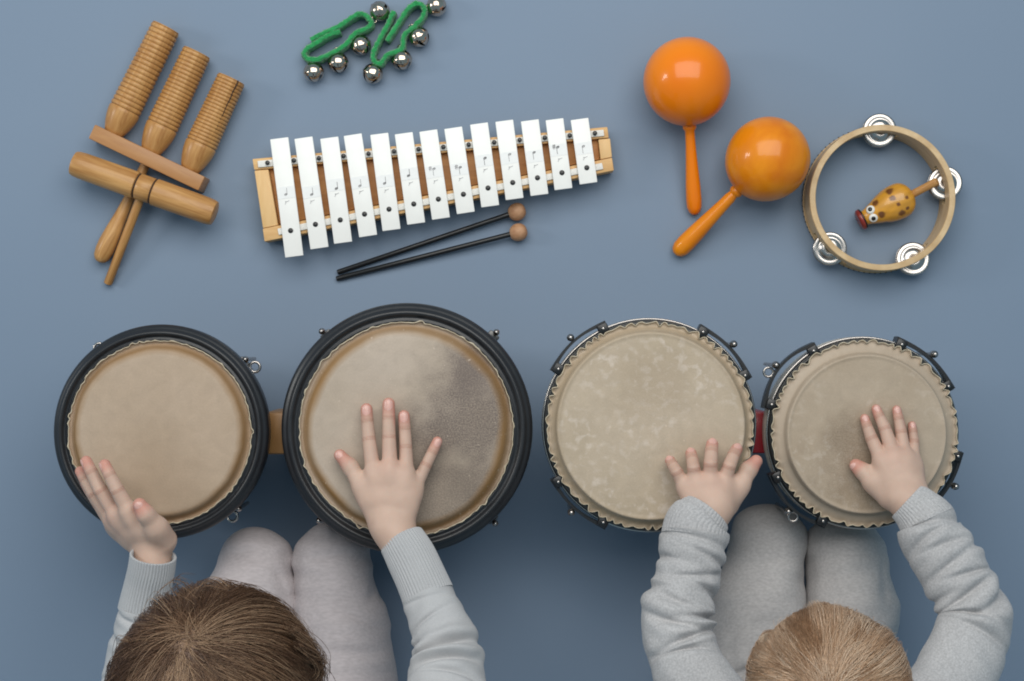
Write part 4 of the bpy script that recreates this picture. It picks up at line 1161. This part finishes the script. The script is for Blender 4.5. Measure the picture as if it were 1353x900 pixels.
def make_hair(name, root, Cc, ax, whorl_dir, n, length, cols, seed, lift, clumps, fall, swirl, cover, width, drop=0.0, tint_fn=None, extra=None):
    """strands combed over an ellipsoid scalp away from a whorl; each strand a thin three-sided tube"""
    r = np.random.default_rng(seed); Cc = np.array(Cc); ax = np.array(ax)
    w0 = np.array(whorl_dir, float); w0 /= np.linalg.norm(w0)
    def roots(m):
        p = r.normal(size=(m * 4, 3)); p /= np.linalg.norm(p, axis=1, keepdims=True); p = p[cover(p)]
        return p[:m]
    def grow(p, K, ln, wig, seed2):
        m = len(p); pos = p.copy(); out = []
        h = r.uniform(0, 1, m); lump = np.clip(fnoise(p, 5.5, seed + 77), -1.4, 1.6); fly = np.where(r.random(m) < .012, r.uniform(.003, .014, m), 0)
        st = (ln / (K - 1))[:, None]
        vel = None; jit = r.normal(0, .11, (m, 3))
        for k in range(K):
            u = k / (K - 1)
            hh = lift[0] + (lift[1] - lift[0]) * np.minimum(1, u * 2.5 + .15) * h * (1 + .55 * lump) + fly * u ** 1.5
            out.append(Cc + pos * ax + pos / ax / np.linalg.norm(pos / ax, axis=1, keepdims=True) * hh[:, None])
            nrm = pos / ax; nrm /= np.linalg.norm(nrm, axis=1, keepdims=True)
            d = pos - w0 - jit; d = d * ax
            d -= nrm * np.sum(d * nrm, 1, keepdims=True)
            d /= np.linalg.norm(d, axis=1, keepdims=True) + 1e-6
            sw = np.cross(nrm, d); d = d + swirl * sw * np.exp(-np.linalg.norm(pos - w0, axis=1, keepdims=True) * 1.5)
            d = d + fall[0] * (np.array(fall[1]) - nrm * (nrm @ np.array(fall[1]))[:, None])
            d = d + wig * np.stack([fnoise(out[-1], 60, seed2 + q) for q in range(3)], -1)
            d -= nrm * np.sum(d * nrm, 1, keepdims=True)
            d /= np.linalg.norm(d, axis=1, keepdims=True) + 1e-6
            vel = d if vel is None else .55 * vel + .45 * d
            q = pos * ax + vel * st
            pos = q / ax; pos /= np.linalg.norm(pos, axis=1, keepdims=True)
        return np.stack(out, 1)
    K = 13
    g = roots(clumps); gl = length[0] + (length[1] - length[0]) * r.random(len(g))
    G = grow(g, K, gl, .30, seed)
    p = roots(n); m = len(p)
    ln = length[0] + (length[1] - length[0]) * r.random(m)
    H = grow(p, K, ln, .14, seed + 9)
    idx = np.argmin(((p[:, None] - g[None]) ** 2).sum(-1), 1) if m * len(g) < 6e6 else np.concatenate([np.argmin(((q[:, None] - g[None]) ** 2).sum(-1), 1) for q in np.array_split(p, 12)])
    u = np.linspace(0, 1, K)[None, :, None]
    off = (H[:, :1] - G[idx][:, :1])
    tgt = G[idx] + off * (1 - .75 * u)
    H = H * (1 - .6 * u ** .8) + tgt * .6 * u ** .8
    if drop: H[:, :, 2] -= drop * (u[..., 0] ** 2)
    H += (.00025 * r.normal(size=H.shape)) * u
    if extra is not None:                     # loose curls standing off the head
        ex = []
        for line, cnt in extra:
            base_ = catmull(np.array([P(*q) for q in line]), K)
            for _ in range(cnt): ex.append(base_ + r.normal(0, .0016, 3) + np.linspace(0, 1, K)[:, None] * r.normal(0, .004, 3) + .0012 * np.sin(np.linspace(0, r.uniform(3, 7), K))[:, None] * r.normal(size=3))
        H = np.concatenate([H, np.array(ex)]); m = len(H); idx = np.r_[idx, r.integers(0, len(g), len(ex))]; p = np.concatenate([p, p[:len(ex)]])
    # tubes
    T = np.gradient(H, axis=1); T /= np.linalg.norm(T, axis=2, keepdims=True) + 1e-9
    A = np.cross(T, Cc - H); A /= np.linalg.norm(A, axis=2, keepdims=True) + 1e-9; B = np.cross(T, A)
    wd = width * r.uniform(.7, 1.25, m)[:, None] * (1 - .75 * np.linspace(0, 1, K)[None, :] ** 3)
    ang = np.array([0, 2 * PI / 3, 4 * PI / 3])
    V = H[:, :, None] + wd[:, :, None, None] * (np.cos(ang)[None, None, :, None] * A[:, :, None] + np.sin(ang)[None, None, :, None] * B[:, :, None])
    base = (np.arange(m) * K * 3)[:, None, None]; kk = (np.arange(K - 1) * 3)[None, :, None]; jj = np.arange(3)[None, None, :]; j2 = (jj + 1) % 3
    F = np.stack([base + kk + jj, base + kk + 3 + jj, base + kk + 3 + j2, base + kk + j2], -1).reshape(-1, 4)
    c0, c1_, c2_ = [np.array(c) for c in cols]
    t = np.clip(.48 + .16 * r.normal(size=m) + .34 * r.normal(size=len(g))[idx] + .22 * fnoise(p, 4.5, seed + 3), 0, 1)[:, None]
    cm = np.where(t < .5, c0 + (c1_ - c0) * t * 2, c1_ + (c2_ - c1_) * (t - .5) * 2)
    cc = np.repeat(np.repeat(cm[:, None], K, 1)[:, :, None], 3, 2).reshape(-1, 3)
    V = V.reshape(-1, 3)
    if tint_fn is not None: cc = cc * tint_fn(V)[:, None]
    # scalp cap of matted hair underneath
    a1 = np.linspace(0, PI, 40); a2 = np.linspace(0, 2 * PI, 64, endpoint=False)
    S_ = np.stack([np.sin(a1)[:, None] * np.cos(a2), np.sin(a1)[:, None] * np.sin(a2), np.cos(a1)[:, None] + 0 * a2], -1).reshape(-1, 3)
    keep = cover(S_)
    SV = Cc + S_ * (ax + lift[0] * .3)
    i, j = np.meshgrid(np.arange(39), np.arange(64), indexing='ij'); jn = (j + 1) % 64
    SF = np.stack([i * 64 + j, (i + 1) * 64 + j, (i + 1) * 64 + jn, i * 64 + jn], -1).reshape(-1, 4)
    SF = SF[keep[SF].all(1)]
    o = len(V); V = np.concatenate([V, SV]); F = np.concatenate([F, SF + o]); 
    dw = np.linalg.norm(S_ - w0, axis=1)[:, None]; sk = np.exp(-(dw / .22) ** 2)  # skin tone painted in at the whorl: bare scalp plus the highlight there
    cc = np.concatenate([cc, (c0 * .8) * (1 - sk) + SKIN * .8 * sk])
    org = np.array(ORIG[root.name])
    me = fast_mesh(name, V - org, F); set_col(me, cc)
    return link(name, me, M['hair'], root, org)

def clothes_field(lo, hi, h, prims, k, noise_fn=None, fold_fn=None):
    Fd = Field(lo, hi, h); F = Fd.empty(.06)
    for A, B, ra, rb in prims: Fd.add(F, np.array(A), np.array(B), ra, rb, k, .05)
    if fold_fn is not None:
        ax = [Fd.lo[q] + h * np.arange(Fd.n[q]) for q in range(3)]
        X = np.stack(np.meshgrid(*ax, indexing='ij'), -1); near = np.abs(F) < .02
        F[near] += fold_fn(X[near])
    return Fd.mesh(F)

def clip_z0(V): V[:, 2] = np.maximum(V[:, 2], .0015); return V

def child(label, cfg):
    hc = Vector(cfg['head']); base = Vector((hc.x, -.46, 0))
    root = thing('person', label, 'person', base, 'children drumming')
    org = np.array(base)
    isl = []
    for hs in cfg['hands']:
        V, Fc, col, tips = hand_mesh(hs); isl.append((V, Fc, col)); hs['tips'] = tips
    V, Fc, col, T = head_island(hc, cfg['pitch'], cfg['hs'], cfg['hax']); isl.append((V, Fc, col))
    isl.append(body_island(cfg['sh'], cfg['el'], cfg['wr'], cfg['hip'], cfg['knee'], cfg['foot'], cfg['neck'], cfg['chest'], cfg['sleeves']))
    V, Fc, col = merge(isl)
    me = fast_mesh('body', V - org, Fc); set_col(me, col)
    link('body', me, M['skin'], root, base)
    for hs in cfg['hands']:
        rr = [hs['radii'][k][3] for k in hs['fingers']] + [hs['radii']['thumb'][-1]]
        add_nails(root, hs['tips'], rr, hs['nail_n'], hs.get('nail_skip', ()))
    for sx in (-1, 1):
        p = Vector(T((sx * .024, .056, -.034)))
        v, f = lathe([(.0003, -.009)] + [(.009 * math.cos(t), .009 * math.sin(t)) for t in np.linspace(-1.4, 1.4, 12)] + [(.0003, .009)], 20)
        ey = link('eye', fast_mesh('eye', v, f), M['eye_white'], root, p)
        d_ = Vector(np.array(Matrix.Rotation(-cfg['pitch'], 3, 'X')) @ np.array((0, 1, 0)))
        v, f = lathe([(.0045, .0078), (.0045, .0090), (.0003, .0094)], 16)
        sub('iris', fast_mesh('iris', v, f), M['toy_black'], ey, p, d_.to_track_quat('Z', 'Y'))
    # trousers
    pr = cfg['trouser']
    legs = []                             # two legs and the seat of one garment, meeting in sharp seams
    for ids in ((0, 1, 4), (2, 3, 5), (6, 7)):
        pp = [pr[i] for i in ids]; allp = np.array([q for A, B, _, _ in pp for q in (A, B)])
        v_, f_ = clothes_field(allp.min(0) - .09, allp.max(0) + .09, .0030, pp, .006, fold_fn=cfg['tfold'])
        legs.append((v_, f_, np.zeros((len(v_), 3))))
    V, Fc, _ = merge(legs)
    link('trousers', fast_mesh('trousers', clip_z0(V) - org, Fc), M[cfg['tm']], root, base)
    # sweater: trunk + sleeves in one garment, ribbed cuffs as its parts
    pr = cfg['torso']; allp = np.array([q for A, B, _, _ in pr for q in (A, B)])
    V, Fc = clothes_field(allp.min(0) - .09, allp.max(0) + .09, .006, pr, .04, fold_fn=lambda X: .002 * fnoise(X, 70, 31))
    parts = [(V, Fc, np.zeros((len(V), 3)))]
    for sl in cfg['sleeves']:
        v, f, tot = sleeve(sl['edges'], sl['z'], sl['flat'], sl['folds'], sl['seed'], sl['cuff'] - .002, None)
        parts.append((v, f, np.zeros((len(v), 3))))
    V, Fc, _ = merge(parts)
    sw = link('sweater', fast_mesh('sweater', V - org, Fc), M[cfg['sm']], root, base)
    for sl in cfg['sleeves']:
        v, f, _ = sleeve(sl['edges'], sl['z'], sl['flat'], sl.get('cfolds', []), sl['seed'], 0.0, sl['cuff'] + .001, ribs=sl['ribs'], n=60, nt=sl['ribs'][0] * 8, inner=True, over=1.0)
        sub('cuff', fast_mesh('cuff', v - org, f), M[cfg['sm']], sw, base)
    return root, T

A_ = lambda *p: np.array(P(*p))
# ---- the girl
zk = .176
g_right = dict(  # flat hand on the big drum
    fingers=dict(index=[(492.5, 619, zk + .015), (487.5, 580, zk + .0095), (485.2, 556, zk + .0072), (484.3, 540.5, zk + .0060)],
                 middle=[(515, 614, zk + .016), (514, 578, zk + .0100), (513.6, 552, zk + .0076), (513.5, 533.5, zk + .0062)],
                 ring=[(537, 622, zk + .015), (536, 591, zk + .0095), (534.8, 566, zk + .0072), (533.8, 549.5, zk + .0060)],
                 pinky=[(550, 641, zk + .013), (563, 614.5, zk + .0085), (571.5, 597, zk + .0066), (577.8, 583.5, zk + .0056)]),
    thumb=[(502, 690, zk + .018), (479, 645, zk + .014), (463, 617, zk + .0090), (449, 601.5, zk + .0068)],
    wrist=(519, 700, zk + .024, .0165), arm=(542, 738, zk + .033, .0165), palm_r=.0115,
    radii=dict(index=[.0072, .0063, .0058, .0056], middle=[.0074, .0065, .0060, .0058], ring=[.0070, .0061, .0057, .0055], pinky=[.0064, .0055, .0052, .0048], thumb=[.0113, .0088, .0070, .0056]),
    nail_n=[(0, 0, 1), (0, 0, 1), (0, 0, 1), (.25, 0, 1), (.35, -.3, 1)])
zs_ = .186
g_left = dict(   # hand on edge, thumb up, palm turned to the right
    fingers=dict(index=[(168, 672, .226), (155, 648, .228), (145, 628, .226), (138.5, 614, .223)],
                 middle=[(152, 677, .213), (133, 648, .215), (121, 624, .212), (114, 609.5, .209)],
                 ring=[(146, 684, .200), (124, 652, .201), (112, 633, .197), (106, 623, .194)],
                 pinky=[(148, 693, .189), (130, 666, .187), (118, 648, .184), (112, 638, .182)]),
    thumb=[(216, 714, .216), (206, 697, .230), (193, 680, .238), (184.5, 667, .240)],
    wrist=(202, 731, .208, .0152), arm=(200, 757, .212, .0165), palm_r=.0100,
    radii=dict(index=[.0074, .0064, .0058, .0052], middle=[.0074, .0064, .0058, .0052], ring=[.0070, .0060, .0055, .0049], pinky=[.0066, .0056, .0050, .0045], thumb=[.0125, .0098, .0076, .0062]),
    nail_n=[(-1, -.3, .5), (-1, -.3, .4), (-1, -.3, .2), (-1, -.3, .2), (.1, -.2, 1)], nail_skip=(2, 3))
hz = .485
G_sl_r = dict(edges=[((503, 726), (559, 703)), ((512, 746), (574, 726)), ((524, 772), (589, 758)), ((534, 798), (604, 792)), ((543, 828), (621, 826)), ((546, 862), (634, 858)), ((540, 895), (641, 893)), ((528, 940), (640, 942)), ((490, 1010), (600, 1040))],
              z=[zk + .028, zk + .036, zk + .045, zk + .052, zk + .062, zk + .078, .27, .30, .36], flat=.86, cuff=.058, ribs=(46, .0011), seed=21,
              folds=[(.064, 1.6, 1.5, .004, .0007, .0022), (.086, 1.2, .9, -.006, .0022, .0030), (.119, 1.7, 1.3, -.004, .0095, .0034), (.140, 1.4, 1.0, -.006, .0045, .0040), (.158, 1.8, .8, .004, .0030, .003), (.105, .3, .7, .01, .002, .003)])
G_sl_l = dict(edges=[((173, 729), (232, 739)), ((170, 750), (230, 756)), ((165, 772), (226, 776)), ((157, 803), (222, 806)), ((147, 845), (220, 848)), ((137, 890), (218, 893)), ((128, 940), (220, 944)), ((140, 1010), (240, 1010))],
              z=[.221, .217, .212, .207, .204, .210, .24, .33], flat=.95, cuff=.055, ribs=(46, .0011), seed=27,
              folds=[(.062, 1.4, 1.3, .003, .0014, .0022), (.085, .8, .9, .006, .0018, .003), (.11, 2.2, .9, -.006, .0022, .003), (.13, 1.2, .9, .006, .003, .003)])
def tfold_g(X):
    d = .0026 * fnoise(X, 48, 3) + .0010 * fnoise(X * np.array([1, 2.2, 1]), 110, 4)
    for (px, py, qx, qy, amp) in ((362, 745, 384, 800, .0022), (370, 728, 386, 780, .0016), (500, 745, 488, 800, .0016), (392, 730, 388, 800, .0012), (300, 735, 350, 722, .0012), (405, 738, 470, 728, .0012), (450, 800, 512, 835, .0012), (440, 850, 505, 862, .0010)):
        a = A_(px, py, .11)[:2]; b = A_(qx, qy, .11)[:2]; e = b - a; t = np.clip(((X[:, :2] - a) @ e) / (e @ e), 0, 1)
        d += 1.5 * amp * np.sin(PI * t) ** .7 * np.exp(-(np.linalg.norm(X[:, :2] - a - t[:, None] * e, axis=1) / .0042) ** 2)
    return d
zt_ = .085
gk = [A_(337, 746, .078), A_(438, 748, .078)]; gh = [np.array((-.255, -.44, .115)), np.array((-.155, -.44, .115))]
gf = [np.array((-.262, -.42, .032)), np.array((-.165, -.42, .032))]
gm = [A_(334.5, 790, .085), A_(449, 830, .088)]
girl_cfg = dict(hax=(.0725, .0670, .078), head=(-.2235, -.2600, hz), pitch=.62, hs=1.0, hands=[g_right, g_left], sh=[np.array((-.170, -.400, .37)), np.array((-.275, -.400, .37))],
    el=[A_(592, 930, .275), A_(174, 940, .262)], wr=[A_(530, 722, zk + .026), A_(201, 742, .211)], hip=gh, knee=gk, foot=gf, neck=np.array((-.223, -.345, .42)), chest=np.array((-.222, -.40, .33)),
    trouser=[(gk[0], gm[0], .0395, .0470), (gm[0], gh[0], .0470, .058), (gk[1], gm[1], .0410, .0485), (gm[1], gh[1], .0480, .060), (gk[0], gf[0], .034, .030), (gk[1], gf[1], .034, .030), (gh[0], gh[1], .07, .07), (np.array((-.205, -.46, .12)), np.array((-.21, -.45, .2)), .075, .07)],
    tfold=tfold_g, tm='leg_pink', sm='knit_blue',
    torso=[(np.array((-.21, -.455, .15)), np.array((-.222, -.42, .28)), .085, .082), (np.array((-.222, -.42, .28)), np.array((-.223, -.395, .37)), .082, .06), (np.array((-.16, -.395, .375)), np.array((-.285, -.395, .375)), .046, .046),
           (np.array((-.15, -.395, .375)), A_(560, 1000, .34), .046, .040), (np.array((-.295, -.395, .375)), A_(190, 1000, .33), .046, .040), (np.array((-.223, -.375, .40)), np.array((-.223, -.36, .415)), .042, .040)],
    sleeves=[G_sl_r, G_sl_l])
girl, Tg = child('child with long brown hair, pale blue knit sweater and pinkish leggings, playing drums', girl_cfg)
wg = P(240, 839, .555); hcg = np.array(girl_cfg['head'])
axg = np.array((.0725, .0670, .078))
wd = (np.array(wg) - hcg) / axg; wd = wd / np.linalg.norm(wd)
def cover_g(p): return (p[:, 2] > -.45) & ~((p[:, 1] > .55) & (p[:, 2] < .25))
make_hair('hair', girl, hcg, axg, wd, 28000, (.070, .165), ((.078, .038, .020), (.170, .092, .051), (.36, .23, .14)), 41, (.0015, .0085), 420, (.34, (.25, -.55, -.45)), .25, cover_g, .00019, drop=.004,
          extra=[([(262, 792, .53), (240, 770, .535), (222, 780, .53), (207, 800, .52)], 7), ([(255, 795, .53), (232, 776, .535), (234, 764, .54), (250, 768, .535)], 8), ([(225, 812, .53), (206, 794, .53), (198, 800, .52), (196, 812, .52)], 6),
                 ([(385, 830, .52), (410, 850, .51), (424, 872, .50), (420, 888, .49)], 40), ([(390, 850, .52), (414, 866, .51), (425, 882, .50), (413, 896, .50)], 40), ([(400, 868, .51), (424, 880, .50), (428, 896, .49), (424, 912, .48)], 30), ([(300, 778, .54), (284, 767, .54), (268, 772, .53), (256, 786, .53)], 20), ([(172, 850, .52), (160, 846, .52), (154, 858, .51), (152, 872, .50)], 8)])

# ---- the toddler
b_left = dict(   # fingers lifted and foreshortened, thumb off the rim
    fingers=dict(index=[(957, 636, zk + .026), (963.5, 616, zk + .029), (969, 602, zk + .021), (973.5, 593.5, zk + .013)],
                 middle=[(938, 634, zk + .027), (938.8, 613, zk + .030), (940, 598, zk + .022), (941, 587, zk + .013)],
                 ring=[(918.5, 636, zk + .026), (916.6, 619, zk + .028), (914.5, 606.5, zk + .020), (913, 599, zk + .012)],
                 pinky=[(904, 641, zk + .023), (894.5, 624, zk + .024), (888.5, 614.5, zk + .017), (885.5, 609, zk + .011)]),
    thumb=[(961, 664, zk + .020), (978, 640, zk + .020), (989.5, 620.5, zk + .018), (999, 609.5, zk + .016)],
    wrist=(938, 671, zk + .028, .0185), arm=(925, 694, zk + .033, .0175), palm_r=.0115,
    radii=dict(index=[.0068, .0063, .0059, .0055], middle=[.0070, .0065, .0062, .0057], ring=[.0066, .0062, .0057, .0053], pinky=[.0064, .0057, .0054, .0050], thumb=[.0119, .0088, .0073, .0060]),
    nail_n=[(.1, .8, .8), (0, .8, .8), (-.1, .8, .8), (-.3, .7, .8), (.9, .4, .4)], nail_skip=(4,))
b_right = dict(  # soft flat hand on the small drum
    fingers=dict(index=[(1163, 605, zk + .014), (1151.5, 579, zk + .0095), (1145.5, 562.5, zk + .0068), (1142.5, 553, zk + .0052)],
                 middle=[(1179.5, 598, zk + .015), (1169, 566, zk + .0100), (1161.5, 549.5, zk + .0070), (1157.8, 540.5, zk + .0053)],
                 ring=[(1195, 600, zk + .014), (1190.3, 570.5, zk + .0095), (1187, 553, zk + .0068), (1184.8, 541.5, zk + .0052)],
                 pinky=[(1207, 610, zk + .012), (1207.5, 583, zk + .0080), (1206, 570, zk + .0062), (1205, 562, zk + .0048)]),
    thumb=[(1174, 656, zk + .017), (1152.5, 636.5, zk + .014), (1140, 622.5, zk + .0095), (1131, 615, zk + .0072)],
    wrist=(1198, 657, zk + .024, .0175), arm=(1220, 682, zk + .032, .0165), palm_r=.0110,
    radii=dict(index=[.0068, .0058, .0049, .0043], middle=[.0071, .0059, .0050, .0044], ring=[.0066, .0056, .0048, .0042], pinky=[.0062, .0049, .0044, .0039], thumb=[.0112, .0086, .0071, .0062]),
    nail_n=[(0, .2, 1), (0, .2, 1), (0, .2, 1), (.1, .2, 1), (-.2, -.5, .8)])
B_sl_l = dict(edges=[((899, 671), (967, 685)), ((888, 680), (963, 696)), ((878, 688), (963, 704)), ((873, 712), (961, 722)), ((868, 742), (952, 752)), ((861, 772), (945, 782)), ((850, 803), (941, 800)), ((848, 838), (942, 830)), ((857, 872), (952, 868)), ((870, 905), (968, 898)), ((910, 960), (1010, 940)), ((950, 1030), (1060, 1000))],
              z=[zk + .030, zk + .033, zk + .036, zk + .040, zk + .044, zk + .049, zk + .055, zk + .063, zk + .073, .265, .29, .33], flat=.86, cuff=.026, ribs=(44, .0007), seed=33, cfolds=[(.012, 2.6, .7, .004, .0010, .003)],
              folds=[(.030, 1.6, 1.5, .002, .0034, .0032), (.043, 2.2, 1.0, .006, .0030, .0030), (.062, 1.9, .8, -.008, .0030, .0030), (.074, 2.6, .8, .004, .0046, .0034), (.092, 1.2, .9, .006, .0034, .0030), (.103, 2.6, .9, -.004, .0060, .0036), (.112, 1.4, .9, .010, .0044, .0030), (.127, 1.9, 1.0, -.006, .0046, .0036), (.052, .4, .7, .0, .003, .003), (.085, .2, .8, .0, .003, .003), (.142, 1.4, 1.0, .008, .003, .004)])
B_sl_r = dict(edges=[((1174.5, 678), (1223, 647)), ((1183, 690), (1240, 658)), ((1188, 703), (1259, 674)), ((1191, 722), (1270, 695)), ((1205, 749), (1291, 722)), ((1222, 776), (1308, 758)), ((1238, 800), (1326, 792)), ((1239, 822), (1334, 820)), ((1231, 846), (1331, 848)), ((1214, 882), (1320, 884)), ((1196, 915), (1306, 920)), ((1160, 970), (1270, 985)), ((1120, 1010), (1220, 1040))],
              z=[zk + .028, zk + .031, zk + .034, zk + .038, zk + .044, zk + .050, zk + .056, zk + .061, zk + .067, zk + .078, .268, .30, .33], flat=.86, cuff=.024, ribs=(44, .0007), seed=39, cfolds=[],
              folds=[(.028, 1.5, 1.5, .002, .0036, .0032), (.040, 1.2, .9, -.006, .0032, .0030), (.054, 1.9, .9, .006, .0030, .0034), (.070, 1.4, .8, -.006, .0034, .0034), (.085, 2.0, .8, .006, .0032, .0030), (.100, 1.6, .9, -.004, .0040, .0034), (.112, 2.3, .9, -.010, .0062, .0036), (.122, 1.5, .9, .008, .0034, .0030), (.064, 2.9, .7, 0, .003, .003), (.092, .2, .8, 0, .003, .003), (.140, 1.8, .9, .006, .003, .004)])
def tfold_b(X):
    d = .0024 * fnoise(X, 46, 13) + .0010 * fnoise(X * np.array([1, 2.2, 1]), 110, 14)
    for (px, py, qx, qy, amp) in ((955, 888, 992, 874, .0040), (952, 862, 970, 825, .0018), (1172, 760, 1165, 800, .0012), (1172, 730, 1160, 790, .0012), (960, 880, 966, 850, .0016)):
        a = A_(px, py, .11)[:2]; b = A_(qx, qy, .11)[:2]; e = b - a; t = np.clip(((X[:, :2] - a) @ e) / (e @ e), 0, 1)
        d += 1.5 * amp * np.sin(PI * t) ** .7 * np.exp(-(np.linalg.norm(X[:, :2] - a - t[:, None] * e, axis=1) / .0042) ** 2)
    return d
bk = [A_(1014, 719, .078), A_(1115, 736, .078)]; bh = [np.array((.205, -.43, .105)), np.array((.305, -.43, .105))]
bf = [np.array((.205, -.40, .030)), np.array((.305, -.40, .030))]
bmid = [A_(1001, 800, .088), A_(1124, 806, .088)]
bz_ = .445
boy_cfg = dict(hax=(.0580, .0535, .071), head=(.2485, -.2665, bz_), pitch=.60, hs=.93, hands=[b_left, b_right], sh=[np.array((.200, -.388, .325)), np.array((.300, -.388, .325))],
    el=[A_(905, 905, .262), A_(1262, 905, .262)], wr=[A_(935, 682, zk + .030), A_(1208, 672, zk + .028)], hip=bh, knee=bk, foot=bf, neck=np.array((.248, -.335, .375)), chest=np.array((.25, -.385, .29)),
    trouser=[(bk[0], bmid[0], .0395, .0470), (bmid[0], bh[0], .0470, .058), (bk[1], bmid[1], .0415, .0445), (bmid[1], bh[1], .0445, .058), (bk[0], bf[0], .033, .030), (bk[1], bf[1], .033, .030), (bh[0], bh[1], .068, .068), (np.array((.255, -.445, .11)), np.array((.252, -.44, .18)), .075, .07)],
    tfold=tfold_b, tm='leg_grey', sm='sweat_grey',
    torso=[(np.array((.255, -.445, .13)), np.array((.252, -.41, .24)), .085, .082), (np.array((.252, -.41, .24)), np.array((.25, -.385, .33)), .082, .06), (np.array((.19, -.385, .33)), np.array((.31, -.385, .33)), .046, .046),
           (np.array((.18, -.385, .33)), A_(1000, 1005, .325), .045, .040), (np.array((.32, -.385, .33)), A_(1175, 1010, .325), .045, .040), (np.array((.25, -.36, .355)), np.array((.249, -.345, .37)), .040, .038)],
    sleeves=[B_sl_l, B_sl_r])
boy, Tb = child('toddler with short blond hair, heather grey sweatshirt and grey trousers, playing drums', boy_cfg)
hcb = np.array(boy_cfg['head']); axb = np.array((.0580, .0535, .071))
wb = (np.array(P(1085, 925, .51)) - hcb) / axb; wb /= np.linalg.norm(wb)
def cover_b(p): return (p[:, 2] > -.40) & ~((p[:, 1] > .55) & (p[:, 2] < .15))
make_hair('hair', boy, hcb, axb, wb, 26000, (.034, .074), ((.33, .185, .100), (.58, .38, .24), (.74, .57, .42)), 57, (.0012, .0055), 380, (.10, (.1, .3, -.5)), .35, cover_b, .00018)
